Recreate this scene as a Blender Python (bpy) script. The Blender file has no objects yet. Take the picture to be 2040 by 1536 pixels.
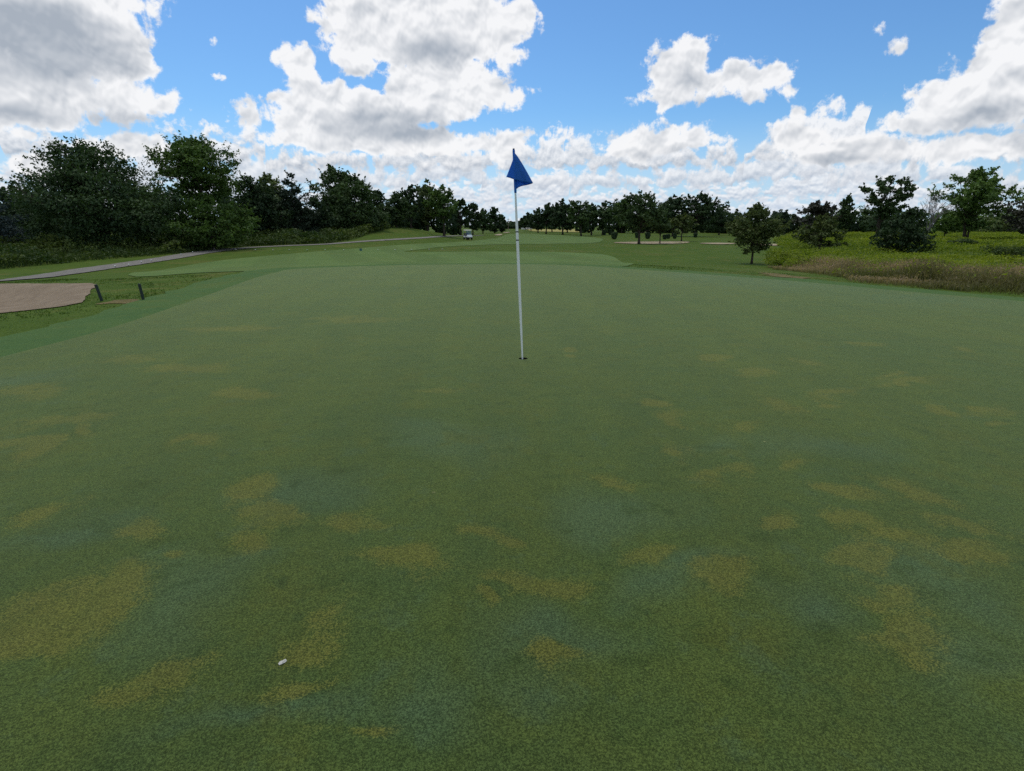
import bpy, math, random
import numpy as np
from mathutils.geometry import delaunay_2d_cdt
from mathutils import Vector

R = math.radians
rng = np.random.default_rng(15)
scene = bpy.context.scene
col = scene.collection

# ------------------------------------------------------------------ camera
FPX, CX, CY = 1150.0, 1020.0, 768.0          # focal length and centre in photograph pixels
EYE = 1.55
PITCH = math.atan(320.0 / FPX)
cam = bpy.data.cameras.new('camera')
cam.sensor_width = 36.0
cam.lens = 36.0 * FPX / 2040.0
cam.clip_start = 0.05
cam.clip_end = 20000
cam_o = bpy.data.objects.new('camera', cam)
cam_o.location = (0, 0, EYE)
cam_o.rotation_euler = (math.pi / 2 - PITCH, 0, 0)
col.objects.link(cam_o)
scene.camera = cam_o

# ------------------------------------------------------------------ render
scene.render.engine = 'CYCLES'
scene.cycles.use_denoising = False
scene.cycles.max_bounces = 6
scene.cycles.sample_clamp_indirect = 2.0
scene.cycles.sample_clamp_direct = 4.0
scene.cycles.diffuse_bounces = 3
scene.cycles.transmission_bounces = 4
scene.cycles.transparent_max_bounces = 8
scene.view_settings.view_transform = 'Standard'
scene.view_settings.look = 'None'
scene.view_settings.exposure = 0.0
scene.view_settings.gamma = 1.0
scene.view_settings.use_curve_mapping = False

SUN_EL, SUN_AZ = 62.0, -25.0                 # azimuth from +Y (view direction), negative = left

# ------------------------------------------------------------------ node helper
class V:
    """a float socket with arithmetic that builds Math nodes"""
    def __init__(s, g, sock): s.g, s.s = g, sock
    def _(s, op, *a, clamp=False): return s.g.math(op, s, *a, clamp=clamp)
    def __add__(s, o): return s._('ADD', o)
    __radd__ = __add__
    def __sub__(s, o): return s._('SUBTRACT', o)
    def __rsub__(s, o): return s.g.math('SUBTRACT', o, s)
    def __mul__(s, o): return s._('MULTIPLY', o)
    __rmul__ = __mul__
    def __truediv__(s, o): return s._('DIVIDE', o)
    def __rtruediv__(s, o): return s.g.math('DIVIDE', o, s)
    def max(s, o): return s._('MAXIMUM', o)
    def min(s, o): return s._('MINIMUM', o)
    def pow(s, o): return s._('POWER', o)
    def clamp(s): return s._('ADD', 0.0, clamp=True)

class G:
    def __init__(s, tree): s.t = tree
    def put(s, sock, v):
        if isinstance(v, V): s.t.links.new(v.s, sock)
        elif isinstance(v, bpy.types.NodeSocket): s.t.links.new(v, sock)
        elif isinstance(v, (tuple, list)):
            v = tuple(v)
            if len(sock.default_value) == 4 and len(v) == 3: v = v + (1.0,)
            sock.default_value = v
        else: sock.default_value = v
    def node(s, typ, **kw):
        n = s.t.nodes.new(typ)
        for k, v in kw.items(): setattr(n, k, v)
        return n
    def math(s, op, *a, clamp=False):
        n = s.node('ShaderNodeMath', operation=op, use_clamp=clamp)
        for i, v in enumerate(a): s.put(n.inputs[i], v)
        return V(s, n.outputs[0])
    def vec(s, op, *a, out=0):
        n = s.node('ShaderNodeVectorMath', operation=op)
        for i, v in enumerate(a): s.put(n.inputs[i], v)
        return n.outputs[out]
    def xyz(s, x=0.0, y=0.0, z=0.0):
        n = s.node('ShaderNodeCombineXYZ')
        for i, v in enumerate((x, y, z)): s.put(n.inputs[i], v)
        return n.outputs[0]
    def sep(s, v):
        n = s.node('ShaderNodeSeparateXYZ'); s.put(n.inputs[0], v)
        return [V(s, o) for o in n.outputs]
    def noise(s, vec, scale, detail=4.0, rough=0.55, dist=0.0, dim='3D', lac=2.0):
        n = s.node('ShaderNodeTexNoise', noise_dimensions=dim)
        if dim == '1D': s.put(n.inputs['W'], vec)
        else: s.put(n.inputs['Vector'], vec)
        n.inputs['Scale'].default_value = scale; n.inputs['Detail'].default_value = detail
        n.inputs['Roughness'].default_value = rough; n.inputs['Distortion'].default_value = dist
        n.inputs['Lacunarity'].default_value = lac
        return V(s, n.outputs[0])
    def voronoi(s, vec, scale, detail=0.0, rough=0.5, feature='F1', smooth=0.5, rnd=1.0, dim='3D'):
        n = s.node('ShaderNodeTexVoronoi', feature=feature, voronoi_dimensions=dim)
        s.put(n.inputs['Vector'], vec); n.inputs['Scale'].default_value = scale
        n.inputs['Detail'].default_value = detail; n.inputs['Roughness'].default_value = rough
        n.inputs['Randomness'].default_value = rnd
        if feature == 'SMOOTH_F1': n.inputs['Smoothness'].default_value = smooth
        return V(s, n.outputs['Distance'])
    def sstep(s, v, lo, hi):
        n = s.node('ShaderNodeMapRange', interpolation_type='SMOOTHSTEP')
        s.put(n.inputs[0], v); s.put(n.inputs[1], lo); s.put(n.inputs[2], hi)
        n.inputs[3].default_value = 0.0; n.inputs[4].default_value = 1.0
        return V(s, n.outputs[0])
    def mix(s, f, a, b, blend='MIX'):
        n = s.node('ShaderNodeMix', data_type='RGBA', blend_type=blend)
        s.put(n.inputs[0], f); s.put(n.inputs[6], a); s.put(n.inputs[7], b)
        return n.outputs[2]
    def attr(s, name):
        n = s.node('ShaderNodeAttribute', attribute_name=name)
        return n
    def pos(s): return s.node('ShaderNodeNewGeometry').outputs['Position']

def sky_dir(px, py):
    """azimuth and elevation in degrees of a direction in the photograph"""
    xr, yd = (px - CX) / FPX, (py - CY) / FPX
    X = xr; Y = math.cos(PITCH) - yd * math.sin(PITCH); Z = -math.sin(PITCH) - yd * math.cos(PITCH)
    return math.degrees(math.atan2(X, Y)), math.degrees(math.asin(Z / math.sqrt(X * X + Y * Y + Z * Z)))

# ------------------------------------------------------------------ world: clear sky with cumulus
def ellipses(lst):
    out = []
    for (px, py, rx, ry) in lst:
        a, e = sky_dir(px, py)
        a1, _ = sky_dir(px + rx, py); a0, _ = sky_dir(px - rx, py)
        _, e1 = sky_dir(px, py - ry); _, e0 = sky_dir(px, py + ry)
        out.append((a, e, (a1 - a0) / 2, (e1 - e0) / 2))
    return out

CLOUDS = ellipses([
    # big cloud, upper left
    (90, 50, 210, 130), (225, 90, 95, 120), (60, 185, 230, 75), (255, 205, 115, 48), (-150, 120, 260, 170), (215, -60, 140, 110),
    # cloud left of the middle
    (830, 45, 205, 105), (960, 50, 100, 85), (880, 150, 120, 70), (960, 185, 95, 42), (705, 85, 62, 85), (1040, 30, 45, 45),
    (1010, 110, 50, 30), (830, -110, 230, 120),
    (690, 225, 190, 66), (600, 150, 48, 75), (560, 95, 22, 40), (492, 228, 40, 34), (850, 205, 150, 48), (760, 280, 250, 34),
    (1000, 290, 65, 42),
    # two headed cloud right of the middle
    (1350, 150, 76, 78), (1325, 190, 66, 32), (1388, 92, 30, 42), (1508, 160, 76, 46), (1440, 165, 70, 42), (1570, 182, 34, 20),
    # above the horizon
    (1275, 285, 95, 42), (1385, 272, 52, 34), (1330, 262, 40, 26),
    (1590, 275, 80, 40), (1592, 232, 22, 32),
    # big cloud, right
    (1970, 190, 190, 78), (2050, 70, 118, 110), (1880, 235, 150, 44), (2000, 130, 110, 90), (2250, 120, 260, 190),
    (1700, 300, 130, 36), (1930, 295, 190, 34),
    # small ones and wisps
    (425, 72, 16, 10), (1790, 97, 28, 14), (1747, 62, 20, 9), (1690, 231, 18, 12), (1086, 268, 16, 22), (435, 150, 30, 10),
    (1436, 88, 14, 8), (50, 265, 60, 17), (70, 330, 75, 36), (250, 295, 120, 30),
])
GREY = ellipses([   # thick undersides seen from below
    (50, 78, 235, 92), (-180, 60, 260, 130), (200, 118, 100, 44), (230, 238, 120, 24), (60, 225, 130, 22), (800, 262, 150, 26), (760, 235, 110, 22),
    (860, 98, 80, 32), (1400, 205, 90, 16), (1375, 165, 34, 30), (1940, 262, 130, 26), (1960, 235, 90, 24),
    (2180, 250, 220, 60), (1700, 318, 110, 14), (1300, 308, 80, 12), (900, 330, 80, 20),
])

world = bpy.data.worlds.new('World')
scene.world = world
world.use_nodes = True
wt = world.node_tree
wt.nodes.clear()
g = G(wt)
gen = g.node('ShaderNodeTexCoord').outputs['Generated']
dx, dy, dz = g.sep(g.vec('NORMALIZE', gen))
az = g.math('ARCTAN2', dx, dy) * 57.29578
el = g.math('ARCSINE', dz) * 57.29578
sky = g.node('ShaderNodeTexSky', sky_type='NISHITA', sun_disc=False)
sky.sun_elevation = R(SUN_EL); sky.sun_rotation = R(SUN_AZ)
sky.altitude = 200; sky.air_density = 1.0; sky.dust_density = 0.6; sky.ozone_density = 3.0

P = g.xyz(az, el, 0.0)
w1 = g.node('ShaderNodeTexNoise', noise_dimensions='2D')
wt.links.new(P, w1.inputs['Vector']); w1.inputs['Scale'].default_value = 0.30; w1.inputs['Detail'].default_value = 1.5
warp = g.vec('MULTIPLY', g.vec('SUBTRACT', w1.outputs['Color'], (0.5, 0.5, 0.5)), (1.0, 0.85, 0.0))

def cloud_field(p, lst, soft=0.5):
    best = None
    for (a, e, rx, ry) in lst:
        q = g.vec('MULTIPLY_ADD', p, (1 / rx, 1 / ry, 0.0), (-a / rx, -e / ry, 0.0))
        ln = V(g, g.vec('LENGTH', q, out=1))
        r = math.sqrt(rx * ry) * 0.9
        f = g.math('MULTIPLY_ADD', ln, -r, r)
        best = f if best is None else g.math('SMOOTH_MAX', best, f, soft)
    return best

def billow(p, scale, detail=6.0):
    """rounded heaps with ragged rims, mean about one half"""
    v = g.voronoi(p, scale, detail=1.0, rough=0.5, dim='2D')
    n = g.noise(p, scale * 1.3, detail=detail, rough=0.62, dim='2D')
    return (n - 0.5) * 1.35 + (0.42 - v) * 0.42 + 0.5

pw = g.vec('ADD', P, warp)
b0 = billow(pw, 0.50, 7.0)
f0 = cloud_field(pw, CLOUDS)
grey = cloud_field(pw, GREY, 1.2)
D = f0 + (b0 - 0.50) * 2.1
mask = g.sstep(D, -0.10, 0.55)
big0 = billow(pw, 0.24, 1.5); big1 = billow(g.vec('ADD', pw, (-0.25, 0.85, 0.0)), 0.24, 1.5)
sm0 = billow(pw, 0.62, 2.0); sm1 = billow(g.vec('ADD', pw, (-0.10, 0.36, 0.0)), 0.62, 2.0)
under = g.sstep(grey + (big0 - 0.5) * 1.6 + (b0 - 0.5) * 0.5, -1.3, 1.8)
relief = (big0 - big1) * 0.95 + (sm0 - sm1) * 0.55
shade = 0.84 + relief * (1.0 - under * 0.55) - under * 0.72
shade = (shade + (1.0 - g.sstep(D, 0.1, 1.4)) * 0.20).max(0.06).min(1.0)

skyc = g.mix(1.0, sky.outputs[0], (0.67, 1.0, 1.25), 'MULTIPLY')
colr = skyc
K = 10.0                                       # background strength is 0.1
def cloud_colour(t, far):
    lo = (0.36 + 0.17 * far, 0.41 + 0.21 * far, 0.48 + 0.29 * far)
    hi = (0.93 - 0.08 * far, 0.935 - 0.055 * far, 0.95 - 0.02 * far)
    return g.mix(t, tuple(K * c for c in lo), tuple(K * c for c in hi))
# a pale veil low down
veil = 1.0 - g.sstep(el, 0.0, 10.0)
colr = g.mix(veil * 0.72, colr, (K * 0.58, K * 0.74, K * 0.94))
# rows of cumulus dwindling to the horizon: base elevation, height, heap spacing, detail set
rows = [(-0.1, 1.5, 2.9, 1), (1.0, 2.0, 4.2, 1), (2.1, 2.5, 5.6, 1), (3.5, 3.2, 7.4, 0), (5.2, 3.4, 10.0, 0)]
pf = [g.vec('MULTIPLY_ADD', warp, (s_, s_, 0.0), P) for s_ in (0.8, 0.5)]
bf = [billow(pf[0], 0.62, 6.0), billow(g.vec('MULTIPLY', pf[1], (0.75, 1.3, 1.0)), 1.15, 5.0)]
bu = [billow(g.vec('ADD', pf[0], (-0.10, 0.34, 0.0)), 0.62, 3.0), billow(g.vec('MULTIPLY', g.vec('ADD', pf[1], (-0.05, 0.20, 0.0)), (0.75, 1.3, 1.0)), 1.15, 2.0)]
wx, wy, wz = g.sep(warp)
def heap(coord, scale, k):
    n = g.node('ShaderNodeTexVoronoi', feature='F1', voronoi_dimensions='1D')
    g.put(n.inputs['W'], coord); n.inputs['Scale'].default_value = scale
    d = V(g, n.outputs['Distance'])
    rnd = g.sep(n.outputs['Color'])[0]
    return g.math('SQRT', (1.0 - (d * k) * (d * k)).max(0.0)), rnd
for i, (base, hgt, sp, sc) in enumerate(rows):
    seed = 11.0 + 13.7 * i
    far = 1.0 - i / 5.0
    azs = az + wx * (0.5 + 0.15 * i) + seed * 7.3
    h1, r1 = heap(azs, 1.0 / sp, 1.45)
    h2, r2 = heap(azs + 3.1, 2.7 / sp, 1.6)
    bse = (r1 - 0.5) * hgt * 0.35 + base
    top = h1 * (0.30 + 0.75 * r1) + h2 * (0.12 + 0.30 * r2)
    u = (el + wy * (0.25 + 0.1 * i) - bse) / hgt
    fd = (top - u).min(u * 1.8 + 0.25)
    Dr = fd + (bf[sc] - 0.5) * (0.95 if sc else 1.0)
    mk = g.sstep(Dr, -0.04, 0.30)
    t = (0.74 + (bf[sc] - bu[sc]) * 1.05 + (u - 0.42) * 0.85).clamp()
    colr = g.mix(mk * (0.97 - 0.12 * far), colr, cloud_colour(t, far))
colr = g.mix(mask * 0.985, colr, cloud_colour(shade, 0.0))

# unseen cloud overhead and behind, greyer so the ground gets less light
q2 = g.xyz(dx / dz.max(0.12), dy / dz.max(0.12), 0.0)
over = g.noise(q2, 1.1, detail=5.0, rough=0.58, dim='2D')
mo = g.sstep(over, 0.40, 0.52)
colo = g.mix(mo * 0.95, skyc, cloud_colour((0.85 - g.sstep(over, 0.44, 0.60) * 0.60).clamp(), 0.0))
colo = g.mix(g.sstep(el, -0.6, -0.05), (0.4, 0.5, 0.35), colo)
ahead = (1.0 - g.sstep(el, 21.0, 27.0)) * (1.0 - g.sstep(g.math('ABSOLUTE', az), 52.0, 66.0)) * g.sstep(el, -0.6, -0.05)
bg = g.node('ShaderNodeBackground'); bg2 = g.node('ShaderNodeBackground')
wt.links.new(colr, bg.inputs['Color']); wt.links.new(colo, bg2.inputs['Color'])
bg.inputs['Strength'].default_value = 0.1
bg2.inputs['Strength'].default_value = 0.1
mxs = g.node('ShaderNodeMixShader')
g.put(mxs.inputs[0], ahead)
wt.links.new(bg2.outputs[0], mxs.inputs[1]); wt.links.new(bg.outputs[0], mxs.inputs[2])
world.cycles.sampling_method = 'MANUAL'
world.cycles.sample_map_resolution = 256
wo = g.node('ShaderNodeOutputWorld')
wt.links.new(mxs.outputs[0], wo.inputs[0])

# ------------------------------------------------------------------ sun through cloud
sun = bpy.data.lights.new('sun', 'SUN')
sun.energy = 1.4
sun.angle = R(14)
sun.color = (1.0, 0.96, 0.90)
sun_o = bpy.data.objects.new('sun', sun)
sd = Vector((math.sin(R(SUN_AZ)) * math.cos(R(SUN_EL)), math.cos(R(SUN_AZ)) * math.cos(R(SUN_EL)), math.sin(R(SUN_EL))))
sun_o.rotation_euler = sd.to_track_quat('Z', 'Y').to_euler()
sun_o.location = sd * 60
col.objects.link(sun_o)

# ------------------------------------------------------------------ terrain
def flat(px, py, z=0.0):
    """ground point at height z under a photograph pixel"""
    xr, yd = (px - CX) / FPX, (py - CY) / FPX
    Y = math.cos(PITCH) - yd * math.sin(PITCH); Z = -math.sin(PITCH) - yd * math.cos(PITCH)
    t = (z - EYE) / Z
    return (xr * t, Y * t)

def smooth_closed(pts, n=6):
    """Catmull-Rom through a closed ring"""
    P = np.array(pts, float); out = []
    m = len(P)
    for i in range(m):
        p0, p1, p2, p3 = P[i - 1], P[i], P[(i + 1) % m], P[(i + 2) % m]
        for k in range(n):
            t = k / n
            out.append(0.5 * ((2 * p1) + (-p0 + p2) * t + (2 * p0 - 5 * p1 + 4 * p2 - p3) * t * t + (-p0 + 3 * p1 - 3 * p2 + p3) * t ** 3))
    return np.array(out)

def smooth_open(pts, n=8):
    P = np.array(pts, float); P = np.vstack([2 * P[0] - P[1], P, 2 * P[-1] - P[-2]]); out = []
    for i in range(1, len(P) - 2):
        p0, p1, p2, p3 = P[i - 1], P[i], P[i + 1], P[i + 2]
        for k in range(n):
            t = k / n
            out.append(0.5 * ((2 * p1) + (-p0 + p2) * t + (2 * p0 - 5 * p1 + 4 * p2 - p3) * t * t + (-p0 + 3 * p1 - 3 * p2 + p3) * t ** 3))
    out.append(P[-2])
    return np.array(out)

def inside(poly, x, y):
    x = np.asarray(x, float); y = np.asarray(y, float)
    c = np.zeros(x.shape, bool)
    n = len(poly)
    for i in range(n):
        x0, y0 = poly[i]; x1, y1 = poly[(i + 1) % n]
        if y0 == y1: continue
        hit = ((y0 > y) != (y1 > y)) & (x < (x1 - x0) * (y - y0) / (y1 - y0) + x0)
        c ^= hit
    return c

def edge_dist(poly, x, y, closed=True, near=False):
    x = np.asarray(x, float); y = np.asarray(y, float)
    best = np.full(x.shape, 1e18); bx = np.zeros(x.shape); by = np.zeros(x.shape)
    n = len(poly)
    for i in range(n if closed else n - 1):
        x0, y0 = poly[i]; x1, y1 = poly[(i + 1) % n]
        ex, ey = x1 - x0, y1 - y0
        L = ex * ex + ey * ey + 1e-12
        t = np.clip(((x - x0) * ex + (y - y0) * ey) / L, 0, 1)
        qx, qy = x0 + t * ex, y0 + t * ey
        d = (x - qx) ** 2 + (y - qy) ** 2
        m = d < best
        best = np.where(m, d, best)
        if near: bx = np.where(m, qx, bx); by = np.where(m, qy, by)
    if near: return np.sqrt(best), bx, by
    return np.sqrt(best)

def sstep(v, lo, hi):
    t = np.clip((v - lo) / (hi - lo), 0, 1)
    return t * t * (3 - 2 * t)

_perm = np.random.default_rng(3).random((64, 64))
def vnoise(x, y, s):
    """tiny value noise, -1..1"""
    x = np.asarray(x, float) / s; y = np.asarray(y, float) / s
    xi = np.floor(x).astype(int); yi = np.floor(y).astype(int)
    fx = x - xi; fy = y - yi
    fx = fx * fx * (3 - 2 * fx); fy = fy * fy * (3 - 2 * fy)
    a = _perm[xi % 64, yi % 64]; b = _perm[(xi + 1) % 64, yi % 64]
    c = _perm[xi % 64, (yi + 1) % 64]; d = _perm[(xi + 1) % 64, (yi + 1) % 64]
    return ((a * (1 - fx) + b * fx) * (1 - fy) + (c * (1 - fx) + d * fx) * fy) * 2 - 1
def fbm(x, y, s, o=3):
    v = 0; amp = 1
    for k in range(o):
        v = v + amp * vnoise(np.asarray(x) + 17.3 * k, np.asarray(y) - 9.1 * k, s / 2 ** k); amp *= 0.5
    return v

GREEN = [flat(*p) for p in [(-260, 790), (0, 718), (200, 664), (330, 621), (430, 585), (500, 559), (545, 546), (600, 537), (800, 530), (1030, 528),
                            (1150, 531), (1300, 541), (1450, 552), (1600, 564), (1800, 583), (2040, 604), (2300, 632)]]
GREEN += [(13.5, 4), (12.5, -3), (7, -7.5), (0, -8.5), (-5, -6), (-6.8, -1)]
GREEN = smooth_closed(GREEN, 5)
BASE = -1.5

def terrain0(x, y):
    x = np.asarray(x, float); y = np.asarray(y, float)
    d = edge_dist(GREEN, x, y)
    s = np.where(inside(GREEN, x, y), 0.0, d)
    z = BASE * sstep(s, -2.0, 30.0) - BASE * sstep(0.0, -2.0, 30.0)
    z = z + 0.10 * fbm(x, y, 26, 2) * sstep(s, 4, 25)
    # rise on the left of the fairway
    z = z + 2.5 * np.exp(-(((x + 26) / 11.0) ** 2 + ((y - 128) / 36.0) ** 2))
    z = z + 0.9 * np.exp(-(((x + 62) / 22.0) ** 2 + ((y - 95) / 40.0) ** 2))
    # bank on the right behind the green
    z = z + 0.35 * np.exp(-(((x - 20) / 14.0) ** 2 + ((y - 78) / 16.0) ** 2))
    return z

def at(px, py, fn=terrain0):
    """point on the terrain under a photograph pixel"""
    xr, yd = (px - CX) / FPX, (py - CY) / FPX
    Y = math.cos(PITCH) - yd * math.sin(PITCH); Z = -math.sin(PITCH) - yd * math.cos(PITCH)
    t = np.geomspace(1.0, 900, 700)
    h = EYE + Z * t - fn(xr * t, Y * t)
    k = np.argmax(h < 0)
    if h[k] >= 0: k = len(t) - 1
    t0, t1 = t[max(k - 1, 0)], t[k]
    tt = np.linspace(t0, t1, 40)
    h = EYE + Z * tt - fn(xr * tt, Y * tt)
    k = np.argmax(h < 0)
    T = tt[k]
    return (xr * T, Y * T)

BUNKER = smooth_closed([at(*p) for p in [(-130, 577), (-40, 568), (70, 566), (150, 565.5), (188, 567), (172, 592), (150, 607), (60, 619), (-60, 630), (-200, 632)]], 5)
SCRAPE = smooth_closed([at(*p) for p in [(196, 606), (225, 598.5), (262, 596.5), (296, 599.5), (280, 603.5), (240, 604)]], 4)
SCRAPE_R = smooth_closed([at(*p) for p in [(1514, 546), (1530, 544), (1570, 548.5), (1608, 554), (1588, 555.5), (1540, 550)]], 4)
FAR_BUNKERS = [smooth_closed([at(*p) for p in q], 4) for q in [
    [(1222, 484.0), (1265, 482.2), (1345, 482.0), (1374, 482.8), (1350, 486.0), (1290, 487.0)],
    [(1392, 485.0), (1430, 484.2), (1468, 485.6), (1430, 487.2)],
    [(1500, 487.0), (1535, 486.2), (1562, 488.6), (1530, 490.0)],
    [(984, 468.6), (993, 466.8), (1001, 467.0), (995, 469.2)],
    [(1002, 464.0), (1010, 462.6), (1016, 463.0), (1008, 464.6)]]]

def terrain(x, y):
    z = terrain0(x, y)
    x = np.asarray(x, float); y = np.asarray(y, float)
    d = edge_dist(BUNKER, x, y); ins = inside(BUNKER, x, y)
    z = z - np.where(ins, 0.36 * sstep(d, 0, 1.8), 0.0)
    for b in FAR_BUNKERS[:3]:
        m = (np.abs(x - b[:, 0].mean()) < 30) & (np.abs(y - b[:, 1].mean()) < 40)
        if m.any():
            d = edge_dist(b, x[m], y[m]); i2 = inside(b, x[m], y[m])
            zz = z[m]; zz = zz - np.where(i2, 0.25 * sstep(d, 0, 2.0), 0.0); z[m] = zz
    return z

def tz(x, y): return float(terrain(np.array([x]), np.array([y]))[0])

# ------------------------------------------------------------------ mesh helpers
def mesh_from(name, verts, faces, attrs=None, smooth=False, mats=()):
    """faces: (M,3) or (M,4) int array, or a list of such arrays"""
    me = bpy.data.meshes.new(name)
    verts = np.asarray(verts, np.float32)
    fl = faces if isinstance(faces, list) else [faces]
    fl = [np.asarray(f, np.int32) for f in fl if len(f)]
    nl = sum(f.size for f in fl); nf = sum(len(f) for f in fl)
    me.vertices.add(len(verts)); me.vertices.foreach_set('co', verts.ravel())
    me.loops.add(nl); me.loops.foreach_set('vertex_index', np.concatenate([f.ravel() for f in fl]))
    me.polygons.add(nf)
    tot = np.concatenate([np.full(len(f), f.shape[1], np.int32) for f in fl])
    start = np.concatenate([[0], np.cumsum(tot)[:-1]]).astype(np.int32)
    me.polygons.foreach_set('loop_start', start)
    me.polygons.foreach_set('use_smooth', np.full(nf, bool(smooth)))
    for k, v in (attrs or {}).items():
        v = np.asarray(v, np.float32)
        if v.ndim == 1:
            a = me.attributes.new(k, 'FLOAT', 'POINT'); a.data.foreach_set('value', v)
        else:
            a = me.attributes.new(k, 'FLOAT_VECTOR', 'POINT'); a.data.foreach_set('vector', v.ravel())
    me.update(calc_edges=True)
    me.validate()
    for m in mats: me.materials.append(m)
    return me

def obj(name, me, parent=None, loc=None, label=None, cat=None, group=None, kind=None):
    o = bpy.data.objects.new(name, me)
    col.objects.link(o)
    if parent is not None: o.parent = parent
    if loc is not None: o.location = loc
    if label: o['label'] = label
    if cat: o['category'] = cat
    if group: o['group'] = group
    if kind: o['kind'] = kind
    return o

class MB:
    """collects simple solids into one mesh"""
    def __init__(s): s.v, s.f3, s.f4, s.n = [], [], [], 0
    def add(s, v, f4=(), f3=()):
        s.v.append(np.asarray(v, float))
        if len(f4): s.f4.append(np.asarray(f4, int) + s.n)
        if len(f3): s.f3.append(np.asarray(f3, int) + s.n)
        s.n += len(v)
    def box(s, c, size, bevel=0.0, taper=(1, 1)):
        x, y, z = np.array(size) / 2
        b = min(bevel, x * .9, y * .9, z * .9)
        ring = lambda X, Y: [(-X + b, -Y), (X - b, -Y), (X, -Y + b), (X, Y - b), (X - b, Y), (-X + b, Y), (-X, Y - b), (-X, -Y + b)]
        v = []
        levels = [(-z, b), (-z + b, 0), (z - b, 0), (z, b)] if b > 0 else [(-z, 0), (z, 0)]
        for k, (zz, inset) in enumerate(levels):
            top = k >= len(levels) / 2
            for (px, py) in ring(max(x - inset, b * 1.01), max(y - inset, b * 1.01)):
                v.append((c[0] + px * (taper[0] if top else 1), c[1] + py * (taper[1] if top else 1), c[2] + zz))
        f = []
        L = len(levels)
        for k in range(L - 1):
            for i in range(8):
                j = (i + 1) % 8
                f.append((k * 8 + i, k * 8 + j, (k + 1) * 8 + j, (k + 1) * 8 + i))
        cap = lambda o, rev: [tuple((o + i for i in q)) if not rev else tuple(o + i for i in q[::-1]) for q in [(0, 1, 2, 7), (7, 2, 3, 6), (6, 3, 4, 5)]]
        f += cap(0, True) + cap((L - 1) * 8, False)
        s.add(v, f)
        return s
    def tube(s, pts, radii, n=8, cap=True):
        pts = np.asarray(pts, float); m = len(pts)
        radii = np.broadcast_to(np.asarray(radii, float), (m,))
        T = np.gradient(pts, axis=0); T /= np.linalg.norm(T, axis=1)[:, None] + 1e-9
        ref = np.array([0, 0, 1.0]) if abs(T[0][2]) < 0.9 else np.array([1.0, 0, 0])
        v = []
        a = np.arange(n) * 2 * math.pi / n
        for i in range(m):
            u = np.cross(ref, T[i]); u /= np.linalg.norm(u) + 1e-9
            w = np.cross(T[i], u)
            v.append(pts[i] + radii[i] * (np.cos(a)[:, None] * u + np.sin(a)[:, None] * w))
        v = np.concatenate(v)
        f = [(k * n + i, k * n + (i + 1) % n, (k + 1) * n + (i + 1) % n, (k + 1) * n + i) for k in range(m - 1) for i in range(n)]
        f3 = []
        if cap:
            v = np.vstack([v, pts[0], pts[-1]])
            f3 = [(m * n, (i + 1) % n, i) for i in range(n)] + [(m * n + 1, (m - 1) * n + i, (m - 1) * n + (i + 1) % n) for i in range(n)]
        s.add(v, f, f3)
        return s
    def lathe(s, prof, n=16, c=(0, 0, 0), axis='z'):
        a = np.arange(n) * 2 * math.pi / n
        v = []
        for (r, z) in prof:
            for t in a:
                p = (r * math.cos(t), r * math.sin(t), z)
                if axis == 'x': p = (p[2], p[0], p[1])
                v.append((c[0] + p[0], c[1] + p[1], c[2] + p[2]))
        f = [(k * n + i, k * n + (i + 1) % n, (k + 1) * n + (i + 1) % n, (k + 1) * n + i) for k in range(len(prof) - 1) for i in range(n)]
        s.add(v, f)
        return s
    def build(s, name, mat, parent=None, smooth=False, **kw):
        fs = []
        if s.f4: fs.append(np.concatenate(s.f4))
        if s.f3: fs.append(np.concatenate(s.f3))
        me = mesh_from(name, np.concatenate(s.v), fs, smooth=smooth, mats=(mat,))
        return obj(name, me, parent, **kw)

# ------------------------------------------------------------------ materials
def new_mat(name):
    m = bpy.data.materials.new(name); m.use_nodes = True
    t = m.node_tree; t.nodes.clear()
    gg = G(t)
    out = gg.node('ShaderNodeOutputMaterial')
    return m, gg, out

def principled(gg, out, color, rough=0.6, spec=0.5, bump=None, bstr=0.3, bdist=0.02, **kw):
    p = gg.node('ShaderNodeBsdfPrincipled')
    gg.put(p.inputs['Base Color'], color)
    gg.put(p.inputs['Roughness'], rough)
    p.inputs['Specular IOR Level'].default_value = spec
    for k, v in kw.items(): gg.put(p.inputs[k], v)
    if bump is not None:
        b = gg.node('ShaderNodeBump'); b.inputs['Strength'].default_value = bstr; b.inputs['Distance'].default_value = bdist
        gg.put(b.inputs['Height'], bump); gg.t.links.new(b.outputs[0], p.inputs['Normal'])
    gg.t.links.new(p.outputs[0], out.inputs['Surface'])
    return p

def plain(name, color, rough=0.5, spec=0.5, vary=0.12, scale=8.0, **kw):
    m, gg, out = new_mat(name)
    n = gg.noise(gg.node('ShaderNodeTexCoord').outputs['Object'], scale, 5.0, 0.6)
    c = gg.mix(n, tuple(v * (1 - vary) for v in color), tuple(min(1, v * (1 + vary)) for v in color))
    principled(gg, out, c, rough, spec, **kw)
    return m

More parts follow.
